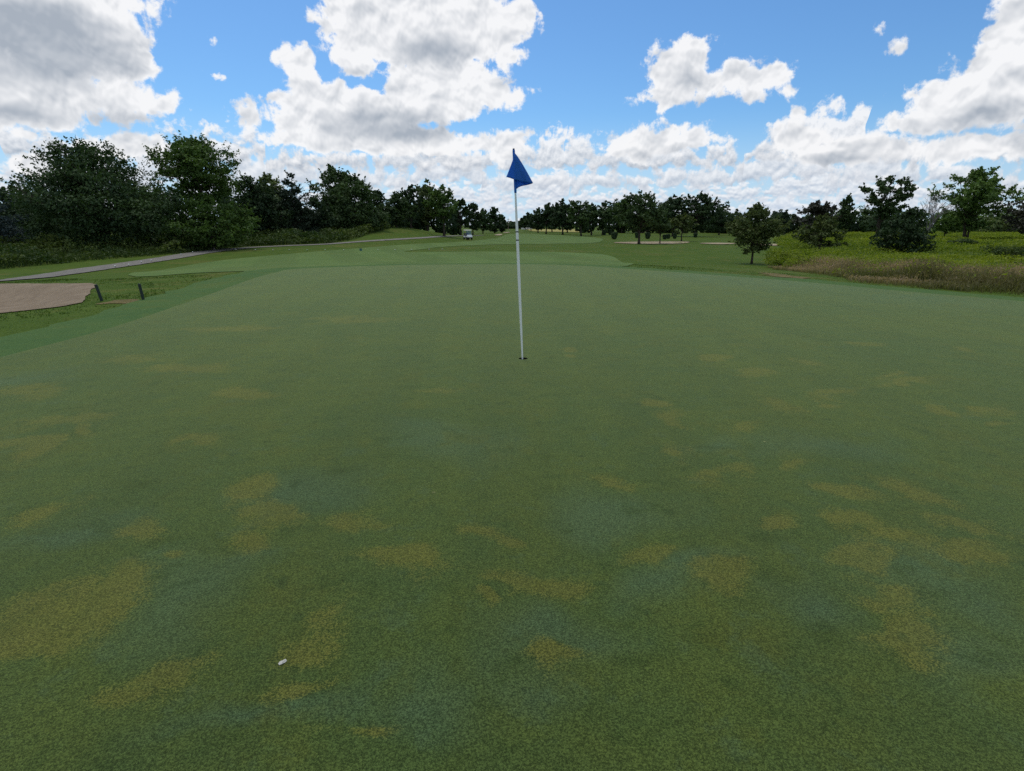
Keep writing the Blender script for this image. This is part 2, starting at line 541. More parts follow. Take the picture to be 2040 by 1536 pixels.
def turf(name, a, b, fine, yellow=None, scale=1.0, rough=0.9, spec=0.03, sheen=0.04, bstr=0.35, mottle=0.6, stripe=None):
    """mown or rough grass: two greens in soft drifts, fine blade grain, dry blotches"""
    m, gg, out = new_mat(name)
    p = gg.pos()
    n1 = gg.noise(p, 0.55 * scale, 5.0, 0.6)
    n2 = gg.noise(p, 2.6 * scale, 4.0, 0.6)
    n3 = gg.noise(p, fine, 3.0, 0.7)
    t = (n1 * 0.6 + n2 * 0.4)
    c = gg.mix(gg.sstep(t, 0.5 - 0.22, 0.5 + 0.22), a, b)
    if yellow is not None:
        y = gg.sstep(gg.noise(p, 1.3 * scale, 5.0, 0.62) * 0.6 + gg.noise(p, 0.21 * scale, 2.0, 0.5) * 0.4, 0.51, 0.60)
        c = gg.mix(y * mottle, c, yellow)
    if stripe is not None:
        sx, sy, _ = gg.sep(p)
        ang, wid, amt = stripe
        w = gg.math('SINE', (sx * math.cos(ang) + sy * math.sin(ang)) * (math.pi / wid))
        c = gg.mix(gg.sstep(w, -0.35, 0.35), gg.mix(amt, c, (0, 0, 0)), c)
    c = gg.mix(0.55, c, gg.mix(gg.sstep(n3, 0.3, 0.7), (0.25, 0.27, 0.22), (1.0, 0.98, 0.9)), 'OVERLAY')
    pr = principled(gg, out, c, rough, spec, bump=n3, bstr=bstr, bdist=0.02)
    pr.inputs['Sheen Weight'].default_value = sheen
    pr.inputs['Sheen Roughness'].default_value = 0.45
    pr.inputs['Sheen Tint'].default_value = (0.7, 1.0, 0.5, 1)
    return m

M = {}
M['rough'] = turf('rough_grass', (0.042, 0.078, 0.010), (0.072, 0.108, 0.018), 26, (0.105, 0.105, 0.028), 0.8, sheen=0.02)
M['fairway'] = turf('fairway_grass', (0.082, 0.135, 0.040), (0.108, 0.158, 0.050), 60, (0.12, 0.15, 0.045), 0.5, mottle=0.35, stripe=(0.35, 3.2, 0.10))
M['collar'] = turf('collar_grass', (0.052, 0.104, 0.034), (0.074, 0.122, 0.037), 70, (0.085, 0.115, 0.032), 1.0, mottle=0.5)

def green_material():
    m, gg, out = new_mat('green_turf')
    p = gg.pos()
    at_ = gg.attr('patch').outputs['Vector']
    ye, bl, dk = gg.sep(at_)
    n1 = gg.noise(p, 0.5, 5.0, 0.6); n2 = gg.noise(p, 3.2, 5.0, 0.65)
    n4 = gg.noise(p, 9.0, 4.0, 0.7)
    gr = gg.noise(p, 150.0, 3.0, 0.75)
    gr2 = gg.noise(p, 420.0, 2.0, 0.7)
    c = gg.mix(gg.sstep(n1 * 0.55 + n2 * 0.45, 0.36, 0.64), (0.050, 0.082, 0.025), (0.070, 0.096, 0.022))
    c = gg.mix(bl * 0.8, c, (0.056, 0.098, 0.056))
    c = gg.mix(dk * 0.75, c, (0.030, 0.050, 0.010))
    # dry, ragged blotches
    jag = (n4 - 0.5) * 0.8 + (n2 - 0.5) * 0.7 + (gr - 0.5) * 0.35
    yy = gg.sstep(ye + jag + (gr - 0.5) * 0.7, 0.30, 0.64)
    n5 = gg.noise(p, 1.7, 5.0, 0.68); n6 = gg.noise(gg.vec('ADD', p, (5.0, 9.0, 0.0)), 4.5, 5.0, 0.7)
    c = gg.mix(gg.sstep(n5, 0.53, 0.66) * 0.45, c, (0.082, 0.094, 0.018))
    c = gg.mix(gg.sstep(n6, 0.55, 0.68) * 0.50, c, (0.032, 0.056, 0.014))
    c = gg.mix(gg.sstep(1.0 - n6, 0.56, 0.68) * 0.35, c, (0.058, 0.096, 0.050))
    c = gg.mix(yy * (0.22 + n6 * 0.95), c, gg.mix(n4, (0.088, 0.096, 0.016), (0.140, 0.132, 0.034)))
    sx, sy, _z = gg.sep(p)
    c = gg.mix(gg.sstep(gg.math('SINE', (sx + sy * 0.04 + n1 * 0.3) * 5.6), -0.3, 0.3) * 0.08, c, (0.02, 0.03, 0.015))
    # small straw specks and darker tufts
    c = gg.mix(gg.sstep(gr2, 0.66, 0.78) * 0.5, c, (0.24, 0.23, 0.12))
    pit = gg.voronoi(p, 1.6, dim='3D')
    c = gg.mix((1.0 - gg.sstep(pit, 0.02, 0.05)) * 0.7, c, (0.022, 0.036, 0.012))
    pit2 = gg.voronoi(gg.vec('ADD', p, (3.3, 7.7, 0.0)), 2.3, dim='3D')
    c = gg.mix((1.0 - gg.sstep(pit2, 0.015, 0.035)) * 0.6, c, (0.20, 0.20, 0.10))
    tuft = gg.sstep(gg.noise(gg.vec('MULTIPLY', p, (1.0, 1.0, 1.0)), 6.5, 2.0, 0.5), 0.66, 0.74)
    c = gg.mix(tuft * 0.5, c, (0.03, 0.055, 0.02))
    grain = gr * 0.6 + gr2 * 0.4
    c = gg.mix(0.8, c, gg.mix(gg.sstep(grain, 0.41, 0.63), (0.12, 0.14, 0.12), (1.0, 0.99, 0.86)), 'OVERLAY')
    pr = principled(gg, out, c, 0.85, 0.05, bump=grain, bstr=0.8, bdist=0.004)
    pr.inputs['Sheen Weight'].default_value = 0.30
    pr.inputs['Sheen Roughness'].default_value = 0.40
    pr.inputs['Sheen Tint'].default_value = (0.88, 1.0, 0.42, 1)
    return m
M['green'] = green_material()

def sand_material(name, a, b):
    m, gg, out = new_mat(name)
    p = gg.pos()
    n = gg.noise(p, 2.0, 6.0, 0.65); f = gg.noise(p, 45.0, 4.0, 0.7); k = gg.noise(p, 7.0, 4.0, 0.6)
    c = gg.mix(gg.sstep(n, 0.35, 0.65), a, b)
    c = gg.mix(gg.sstep(f, 0.35, 0.75) * 0.35, c, tuple(v * 0.55 for v in a))
    sx, sy, _ = gg.sep(p)
    rake = gg.math('SINE', (sx * 0.35 + sy + n * 1.2) * 70.0)
    principled(gg, out, c, 0.95, 0.1, bump=f * 0.5 + k + rake * 0.12, bstr=0.7, bdist=0.05)
    return m
M['sand'] = sand_material('bunker_sand', (0.26, 0.20, 0.135), (0.325, 0.255, 0.178))
M['pale_sand'] = sand_material('pale_sand', (0.36, 0.29, 0.19), (0.46, 0.38, 0.26))
M['dirt'] = sand_material('bare_soil', (0.13, 0.115, 0.040), (0.24, 0.185, 0.085))
M['path'] = sand_material('path_asphalt', (0.20, 0.19, 0.165), (0.26, 0.245, 0.215))
M['white'] = plain('white_fibreglass', (0.86, 0.89, 0.86), 0.35, 0.5, 0.03)
M['blue_cloth'] = None
M['post_green'] = plain('dark_green_paint', (0.018, 0.034, 0.028), 0.6, 0.3, 0.3, 30)
M['black'] = plain('black_plastic', (0.012, 0.013, 0.016), 0.5)
M['rubber'] = plain('tyre_rubber', (0.015, 0.015, 0.015), 0.85)
M['cart_white'] = plain('cart_paint', (0.88, 0.89, 0.90), 0.3, 0.5, 0.03)
M['cream'] = plain('cream_plastic', (0.78, 0.78, 0.68), 0.45)
M['seat'] = plain('seat_vinyl', (0.22, 0.21, 0.18), 0.5)
M['steel'] = plain('grey_steel', (0.35, 0.36, 0.37), 0.35, 0.5, Metallic=0.8)
M['hayfield'] = turf('dry_field', (0.24, 0.22, 0.075), (0.34, 0.30, 0.11), 8, None, 0.2, sheen=0.0)
M['soil'] = plain('dark_soil', (0.015, 0.013, 0.009), 0.95, 0.1)
M['siding'] = plain('pale_siding', (0.62, 0.60, 0.54), 0.7)
M['roofing'] = plain('grey_shingle', (0.30, 0.29, 0.28), 0.8)
M['paper'] = plain('weathered_white', (0.50, 0.49, 0.44), 0.8, 0.2, 0.4, 200)
M['wood'] = plain('pole_wood', (0.20, 0.16, 0.12), 0.85)

def glass_mat():
    m, gg, out = new_mat('windshield')
    tr = gg.node('ShaderNodeBsdfTransparent'); tr.inputs[0].default_value = (0.75, 0.80, 0.82, 1)
    gl = gg.node('ShaderNodeBsdfGlossy'); gl.inputs['Roughness'].default_value = 0.08; gl.inputs[0].default_value = (0.9, 0.93, 1, 1)
    fr = gg.node('ShaderNodeFresnel'); fr.inputs[0].default_value = 1.5
    n = gg.noise(gg.node('ShaderNodeTexCoord').outputs['Object'], 4.0)
    f = V(gg, fr.outputs[0]) + 0.02 + n * 0.06
    mx = gg.node('ShaderNodeMixShader'); gg.put(mx.inputs[0], f)
    gg.t.links.new(tr.outputs[0], mx.inputs[1]); gg.t.links.new(gl.outputs[0], mx.inputs[2])
    gg.t.links.new(mx.outputs[0], out.inputs['Surface'])
    return m
M['glass'] = glass_mat()

def cloth_mat():
    m, gg, out = new_mat('blue_nylon')
    tc = gg.node('ShaderNodeTexCoord').outputs['Object']
    w = gg.noise(tc, 60.0, 3.0); n = gg.noise(tc, 7.0, 4.0)
    c = gg.mix(n, (0.022, 0.200, 0.66), (0.032, 0.250, 0.76))
    d = gg.node('ShaderNodeBsdfPrincipled'); gg.put(d.inputs['Base Color'], c); d.inputs['Roughness'].default_value = 0.6
    b = gg.node('ShaderNodeBump'); b.inputs['Strength'].default_value = 0.15; b.inputs['Distance'].default_value = 0.004
    gg.put(b.inputs['Height'], w); gg.t.links.new(b.outputs[0], d.inputs['Normal'])
    tl = gg.node('ShaderNodeBsdfTranslucent'); gg.put(tl.inputs[0], c)
    mx = gg.node('ShaderNodeMixShader'); mx.inputs[0].default_value = 0.5
    gg.t.links.new(d.outputs[0], mx.inputs[1]); gg.t.links.new(tl.outputs[0], mx.inputs[2])
    gg.t.links.new(mx.outputs[0], out.inputs['Surface'])
    return m
M['blue_cloth'] = cloth_mat()

def leaf_mat(name, dark, light, trans=0.25, gloss=0.02):
    m, gg, out = new_mat(name)
    t = V(gg, gg.attr('tint').outputs['Fac'])
    c = gg.mix(t.clamp(), dark, light)
    d = gg.node('ShaderNodeBsdfDiffuse'); gg.put(d.inputs[0], c)
    tl = gg.node('ShaderNodeBsdfTranslucent'); gg.put(tl.inputs[0], gg.mix(1.0, c, (0.9, 1.0, 0.45), 'MULTIPLY'))
    mx = gg.node('ShaderNodeMixShader'); mx.inputs[0].default_value = trans
    gg.t.links.new(d.outputs[0], mx.inputs[1]); gg.t.links.new(tl.outputs[0], mx.inputs[2])
    gl = gg.node('ShaderNodeBsdfGlossy'); gl.inputs['Roughness'].default_value = 0.5; gl.inputs[0].default_value = (0.8, 0.9, 0.8, 1)
    m2 = gg.node('ShaderNodeMixShader'); m2.inputs[0].default_value = gloss
    gg.t.links.new(mx.outputs[0], m2.inputs[1]); gg.t.links.new(gl.outputs[0], m2.inputs[2])
    gg.t.links.new(m2.outputs[0], out.inputs['Surface'])
    return m
L = {
    'locust': leaf_mat('locust_leaves', (0.025, 0.054, 0.022), (0.064, 0.109, 0.032)),
    'maple': leaf_mat('maple_leaves', (0.034, 0.078, 0.014), (0.110, 0.180, 0.034), 0.3),
    'dark': leaf_mat('dark_leaves', (0.017, 0.038, 0.014), (0.046, 0.080, 0.026)),
    'oak': leaf_mat('oak_leaves', (0.028, 0.055, 0.017), (0.073, 0.122, 0.035)),
    'pine': leaf_mat('pine_needles', (0.014, 0.029, 0.017), (0.041, 0.061, 0.032), 0.08),
    'spruce': leaf_mat('blue_spruce_needles', (0.020, 0.038, 0.041), (0.061, 0.093, 0.099), 0.06),
    'bright': leaf_mat('bright_leaves', (0.061, 0.122, 0.024), (0.157, 0.244, 0.055), 0.3),
    'young': leaf_mat('young_tree_leaves', (0.048, 0.078, 0.020), (0.135, 0.165, 0.050), 0.3),
    'bronze': leaf_mat('bronze_leaves', (0.035, 0.032, 0.029), (0.072, 0.075, 0.052)),
    'pale': leaf_mat('pale_leaves', (0.087, 0.131, 0.043), (0.189, 0.232, 0.087), 0.3),
    'weeds': leaf_mat('meadow_leaves', (0.095, 0.150, 0.008), (0.300, 0.345, 0.026), 0.45),
    'weeds_dark': leaf_mat('undergrowth_leaves', (0.028, 0.058, 0.012), (0.105, 0.140, 0.028), 0.3),
    'tallgrass': leaf_mat('tall_grass', (0.085, 0.105, 0.022), (0.500, 0.340, 0.235), 0.45),
    'roughblade': leaf_mat('rough_blades', (0.050, 0.098, 0.012), (0.100, 0.155, 0.024), 0.4),
}
def bark_mat(name, a, b):
    m, gg, out = new_mat(name)
    tc = gg.node('ShaderNodeTexCoord').outputs['Object']
    n = gg.noise(gg.vec('MULTIPLY', tc, (1, 1, 0.18)), 9.0, 6.0, 0.65)
    principled(gg, out, gg.mix(gg.sstep(n, 0.3, 0.7), a, b), 0.9, 0.15, bump=n, bstr=0.6, bdist=0.05)
    return m
M['bark'] = bark_mat('bark', (0.030, 0.025, 0.020), (0.085, 0.070, 0.055))
M['grey_bark'] = bark_mat('dead_wood', (0.10, 0.095, 0.09), (0.21, 0.20, 0.19))

# ------------------------------------------------------------------ ground
def angles(fine, coarse, half):
    a = np.arange(-half, half, fine)
    b = np.arange(half, 360 - half, coarse)
    return np.radians(np.concatenate([a, b]))

def polar(an, rs):
    A, Rr = np.meshgrid(an, rs)
    return (Rr * np.sin(A)).ravel(), (Rr * np.cos(A)).ravel()

def polar_faces(na, nr):
    i = np.arange(nr - 1)[:, None] * na; j = np.arange(na)[None, :]; jn = (j + 1) % na
    return np.stack([i + j, i + na + j, i + na + jn, i + jn], -1).reshape(-1, 4)[:, ::-1]

def make_ground():
    an = angles(0.45, 5.0, 60)
    rs = np.concatenate([[0.05], np.geomspace(1.0, 8.0, 60)[:-1], np.geomspace(8.0, 40.0, 150)[:-1], np.geomspace(40.0, 7000, 190)])
    x, y = polar(an, rs)
    z = terrain(x, y)
    d = edge_dist(GREEN, x, y); ins = inside(GREEN, x, y)
    z = z - np.where(ins, 0.4 * sstep(d, 0.3, 1.2), 0)
    d = edge_dist(BUNKER, x, y); ins = inside(BUNKER, x, y)
    z = z - np.where(ins, 0.25 * sstep(d, 0.25, 1.0), 0)
    f = polar_faces(len(an), len(rs))
    me = mesh_from('ground', np.stack([x, y, z], 1), f, smooth=True, mats=(M['rough'],))
    return obj('ground', me, kind='structure', label='rough cut grass around the green and fairway')
ground = make_ground()

def resample(poly, step):
    """ring with points about step apart (step may be a function of x, y)"""
    out = []
    n = len(poly)
    for i in range(n):
        a, b = np.array(poly[i]), np.array(poly[(i + 1) % n])
        s = step(*(0.5 * (a + b))) if callable(step) else step
        k = max(1, int(np.ceil(np.linalg.norm(b - a) / s)))
        for j in range(k): out.append(a + (b - a) * j / k)
    return np.array(out)

def sheet(name, poly, mat, lift, frac=0.03, ragged=0.0, cut=None, **kw):
    """a sheet that follows the terrain inside a ring"""
    cx, cy = poly[:, 0], poly[:, 1]
    rr = np.hypot(cx, cy)
    rmin, rmax = max(rr.min() * 0.9, 0.8), rr.max() * 1.1
    ring = resample(poly, lambda x, y: max(0.12, frac * math.hypot(x, y)))
    if ragged:
        ring = ring + np.stack([fbm(ring[:, 0], ring[:, 1], 0.5, 2), fbm(ring[:, 0] + 50, ring[:, 1], 0.5, 2)], 1) * ragged
    aa = np.arctan2(ring[:, 0], ring[:, 1])
    an = np.arange(aa.min(), aa.max(), max(frac, (aa.max() - aa.min()) / 200))
    rs = np.geomspace(rmin, rmax, max(4, int(math.log(rmax / rmin) / frac)))
    x, y = polar(an, rs)
    k = inside(ring, x, y)
    x, y = x[k], y[k]
    k = edge_dist(ring, x, y) > 0.35 * frac * np.hypot(x, y)
    x, y = x[k], y[k]
    pts = [Vector(p) for p in ring] + [Vector((a, b)) for a, b in zip(x, y)]
    n = len(ring)
    vs, es, fs, _, _, _ = delaunay_2d_cdt(pts, [(i, (i + 1) % n) for i in range(n)], [tuple(range(n))], 1, 1e-5)
    v = np.array([(p.x, p.y) for p in vs])
    fs = np.array([f for f in fs if len(f) == 3])
    if cut is not None:
        cc = v[fs].mean(1)
        fs = fs[~(inside(cut, cc[:, 0], cc[:, 1]) & (edge_dist(cut, cc[:, 0], cc[:, 1]) > 0.7))]
    r = np.hypot(v[:, 0], v[:, 1])
    z = terrain(v[:, 0], v[:, 1]) + lift + 0.00020 * r
    # keep normals up
    a, b, c = v[fs[:, 0]], v[fs[:, 1]], v[fs[:, 2]]
    cr = (b[:, 0] - a[:, 0]) * (c[:, 1] - a[:, 1]) - (b[:, 1] - a[:, 1]) * (c[:, 0] - a[:, 0])
    fs[cr < 0] = fs[cr < 0][:, ::-1]
    me = mesh_from(name, np.column_stack([v, z]), fs, smooth=True, mats=(mat,))
    return obj(name, me, **kw)

def offset_ring(poly, w):
    P = np.asarray(poly)
    t = np.roll(P, -1, 0) - np.roll(P, 1, 0)
    t /= np.linalg.norm(t, axis=1)[:, None]
    nrm = np.stack([t[:, 1], -t[:, 0]], 1)
    if inside(P, *(P + nrm * 0.05)[:1].T)[0]: nrm = -nrm
    return P + nrm * (w if np.ndim(w) == 0 else np.asarray(w)[:, None])

wcol = np.array([1.15 if p[0] > -6 else 1.15 + 0.45 * min(1, (-p[0] - 6) / 4) for p in GREEN])
COLLAR = offset_ring(GREEN, wcol)
sheet('collar', COLLAR, M['collar'], 0.024, 0.02, ragged=0.13, cut=GREEN, kind='structure', label='darker mown collar ring around the putting green')

FAIRWAY = smooth_closed([at(*p) for p in [(255, 549), (330, 537), (450, 518), (600, 504), (700, 496), (800, 488), (930, 481), (985, 475.5), (1000, 471.5), (1012, 467), (1060, 466),
    (1130, 469.5), (1190, 474), (1200, 479), (1180, 484.5), (1100, 486), (1000, 487), (900, 491), (840, 497), (806, 502.4), (900, 502), (1030, 501.5), (1150, 504), (1225, 513), (1262, 527),
    (1150, 530), (1030, 527.5), (800, 529), (620, 534), (540, 539), (400, 544)]], 4)
sheet('fairway', FAIRWAY, M['fairway'], 0.012, 0.025, kind='structure', label='pale striped fairway running back between the tree lines')

sheet('bunker', BUNKER, M['sand'], 0.015, 0.012, ragged=0.06, kind='structure', label='large pinkish sand bunker left of the green')
sheet('bare_ground', SCRAPE, M['dirt'], 0.006, 0.010, ragged=0.22, kind='structure', label='worn sandy strip at the foot of the two posts')
sheet('bare_ground', SCRAPE_R, M['dirt'], 0.006, 0.010, ragged=0.22, kind='structure', label='worn soil strip below the young tree right of the green')
for i, b in enumerate(FAR_BUNKERS):
    sheet('bunker', b, M['pale_sand'], 0.05, 0.01, ragged=0.1, kind='structure',
          label=['long pale bunker under the trees beyond the green', 'short pale bunker beside the long one', 'pale bunker behind the young tree',
                 'tiny pale bunker at the far end of the fairway', 'tiny distant bunker at the fairway end'][i])

PATH = smooth_open([at(*p) for p in [(-330, 566), (-150, 565), (0, 561), (90, 550.5), (170, 539), (250, 527.5), (330, 515.5), (400, 504), (480, 495), (560, 490.5), (640, 487.3), (720, 481.5), (800, 476.5), (870, 472.0), (930, 470.0), (965, 468.5)]], 8)
def ribbon(line, w):
    w = np.broadcast_to(w, (len(line),))[:, None]
    t = np.gradient(line, axis=0); t /= np.linalg.norm(t, axis=1)[:, None]
    n = np.stack([-t[:, 1], t[:, 0]], 1)
    return np.vstack([line + n * w / 2, (line - n * w / 2)[::-1]])
sheet('cart_path', ribbon(PATH, np.interp(np.arange(len(PATH)), [0, 60, 80, len(PATH) - 1], [2.4, 2.4, 1.5, 0.9])), M['path'], 0.035, 0.015, ragged=0.08, kind='structure', label='grey cart path curving past the trees on the left')

def _hay():
    ring = np.array([(-0.0 + 9.5, 285), (30, 255), (44, 330), (52, 420), (10, 430)], float)
    sheet('dry_field', ring, M['hayfield'], 0.05, 0.02, ragged=0.5, kind='structure', label='dry yellow field seen between the avenue trunks')
_hay()
# ------------------------------------------------------------------ the putting green with its hole
HOLE = flat(1042, 720)
HOLE_R = 0.054

PATCHES = [  # dry blotches on the green: photograph position, half axes, tilt
    (1430, 721, 22, 7, 0), (1495, 749, 32, 9, 0), (1907, 702, 27, 6, 0), (1758, 750, 28, 8, 0), (1755, 770, 22, 6, 0), (1810, 767, 30, 8, 0), (1660, 793, 52, 14, 0),
    (1650, 815, 25, 7, 0), (1545, 808, 50, 12, -12), (1870, 823, 32, 7, -5), (1950, 821, 35, 9, 0), (1975, 845, 30, 6, 0), (1345, 838, 40, 14, -20), (1280, 805, 40, 9, -10),
    (1485, 858, 33, 15, 0), (1598, 958, 28, 14, 0), (1495, 953, 42, 18, -8), (1425, 958, 50, 14, 0), (1340, 905, 45, 15, -18), (1790, 985, 70, 17, -10), (1920, 1060, 70, 28, -15),
    (1540, 1065, 60, 18, 0), (1700, 1068, 70, 16, -18), (1830, 1112, 150, 30, -12), (1985, 1145, 90, 30, -8), (1750, 1150, 60, 22, 0), (1480, 1195, 70, 34, -15), (1845, 1300, 55, 60, 0),
    (1780, 1215, 70, 24, -15), (1130, 716, 14, 4, 0), (1290, 1110, 55, 22, -10), (1130, 700, 20, 4, 0), (1610, 728, 18, 5, 0), (1720, 690, 22, 4, 0),
    (1060, 1180, 120, 26, 5), (745, 1035, 50, 27, 0), (775, 1160, 85, 36, 0), (575, 1025, 75, 28, 0), (530, 975, 55, 22, 0), (525, 1095, 48, 28, 0), (320, 1085, 50, 24, 15), (130, 1030, 80, 26, 10),
    (95, 1235, 200, 36, 15), (220, 1195, 70, 26, 15), (360, 1310, 140, 36, 22), (260, 1375, 60, 30, 15), (345, 1145, 22, 10, 15), (620, 1345, 70, 26, 18), (375, 890, 40, 10, 8),
    (120, 845, 100, 16, 4), (640, 1260, 60, 26, 10), (920, 1232, 30, 12, 5), (960, 1095, 35, 18, 5), (380, 735, 60, 11, 0), (140, 870, 25, 12, 0), (50, 790, 80, 14, 5), (1230, 960, 40, 14, -8),
    (40, 905, 60, 14, 6), (480, 790, 60, 10, 2), (260, 720, 80, 9, 4), (900, 790, 60, 8, 0), (700, 640, 90, 6, 0), (460, 660, 90, 7, 3), (1700, 1010, 60, 14, -10), (1100, 1330, 60, 22, 0), (700, 1470, 80, 24, 8)]
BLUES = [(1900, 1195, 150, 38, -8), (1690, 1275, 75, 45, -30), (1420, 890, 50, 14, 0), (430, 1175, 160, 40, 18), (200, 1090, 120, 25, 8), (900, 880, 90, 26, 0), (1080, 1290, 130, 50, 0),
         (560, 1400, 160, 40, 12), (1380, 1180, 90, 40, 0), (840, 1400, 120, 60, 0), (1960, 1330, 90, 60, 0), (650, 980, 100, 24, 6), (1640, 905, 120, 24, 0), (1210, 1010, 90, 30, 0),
         (1560, 566, 160, 10, -3), (1850, 600, 200, 12, -4), (1400, 552, 90, 6, -3), (60, 760, 90, 12, 5)]  # first three: bluish sheen along the far right edge, painted into the colour
DARKS = [(1420, 1310, 60, 38, -20), (1690, 1322, 58, 36, -25), (935, 1222, 34, 14, 10), (1250, 1340, 50, 22, -8), (250, 978, 28, 12, 0), (170, 936, 30, 8, 6), (415, 1115, 22, 14, 0), (450, 1088, 18, 12, 0),
         (700, 950, 40, 10, 5), (560, 990, 40, 12, 5), (930, 1232, 22, 8, 5), (1090, 920, 26, 10, 0), (1000, 1095, 26, 14, 0), (1560, 756, 18, 3, 0), (1680, 774, 24, 3, 0), (130, 880, 20, 8, 0), (320, 1110, 40, 10, 15),
         (1800, 1250, 60, 18, -15), (1500, 1090, 60, 16, -12), (650, 1360, 50, 16, 15)]

def patch_field(x, y, lst, warp=0.13):
    wx = x + warp * fbm(x, y, 0.55, 3); wy = y + warp * 1.2 * fbm(x + 31, y + 7, 0.55, 3)
    out = np.zeros(x.shape)
    rs = np.random.default_rng(len(lst))
    for (px, py, rx, ry, tilt) in lst:
        st = 0.72 + 0.30 * rs.random()
        c = np.array(flat(px, py)); ca, sa = math.cos(R(tilt)), math.sin(R(tilt))
        e1 = np.array(flat(px + rx * ca, py - rx * sa)) - c
        e2 = np.array(flat(px - ry * sa, py - ry * ca)) - c
        Mi = np.linalg.inv(np.column_stack([e1, e2]))
        dx, dy = wx - c[0], wy - c[1]
        q = np.hypot(Mi[0, 0] * dx + Mi[0, 1] * dy, Mi[1, 0] * dx + Mi[1, 1] * dy)
        out = np.maximum(out, st * (1 - 0.55 * q))
    return np.clip(out, 0, 1)

def make_green():
    an = angles(0.36, 3.0, 58)
    rs = np.concatenate([[0.05], np.geomspace(0.35, 34, 640)])
    x, y = polar(an, rs)
    ins = inside(GREEN, x, y)
    f = polar_faces(len(an), len(rs))
    f = f[ins[f].any(1)]
    d, bx, by = edge_dist(GREEN, x, y, near=True)
    x = np.where(ins, x, bx); y = np.where(ins, y, by)
    # open the cup: drop the faces around it and bridge to a round rim
    hd = np.hypot(x - HOLE[0], y - HOLE[1])
    rem = (hd[f] < 0.115).any(1)
    fr, f = f[rem], f[~rem]
    edges = {}
    for q in fr:
        for i in range(4):
            e = (q[i], q[(i + 1) % 4])
            if e[::-1] in edges: del edges[e[::-1]]
            else: edges[e] = 1
    nv = len(x)
    rim = {}
    xs, ys, nf = [], [], []
    for (a, b) in edges:
        for k in (a, b):
            if k not in rim:
                t = math.atan2(y[k] - HOLE[1], x[k] - HOLE[0])
                rim[k] = nv + len(xs); xs.append(HOLE[0] + HOLE_R * math.cos(t)); ys.append(HOLE[1] + HOLE_R * math.sin(t))
        nf.append((a, b, rim[b], rim[a]))
    x = np.concatenate([x, xs]); y = np.concatenate([y, ys])
    used = np.unique(np.concatenate([f.ravel(), np.array(nf).ravel()]))
    remap = np.full(len(x), -1); remap[used] = np.arange(len(used))
    f = remap[np.vstack([f, np.array(nf)])]
    x, y = x[used], y[used]
    z = terrain(x, y) + 0.036
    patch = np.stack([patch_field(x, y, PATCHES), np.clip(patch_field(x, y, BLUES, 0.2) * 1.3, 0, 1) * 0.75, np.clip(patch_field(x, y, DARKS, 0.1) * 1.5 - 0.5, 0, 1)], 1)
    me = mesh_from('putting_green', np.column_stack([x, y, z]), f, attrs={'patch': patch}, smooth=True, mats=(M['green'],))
    return obj('putting_green', me, kind='structure', label='closely mown putting green with dry yellow blotches')
make_green()

HZ = tz(*HOLE) + 0.036
cup = obj('hole_cup', None, loc=(HOLE[0], HOLE[1], HZ), label='golf hole cup sunk in the green around the flagstick', cat='hole')
MB().lathe([(0.0545, -0.001), (0.0545, -0.032)], 20).build('soil_rim', M['soil'], cup, True)
MB().lathe([(0.056, -0.030), (0.0535, -0.030), (0.0535, -0.17), (0.012, -0.172), (0.0, -0.172)], 20).build('liner', M['black'], cup, True)

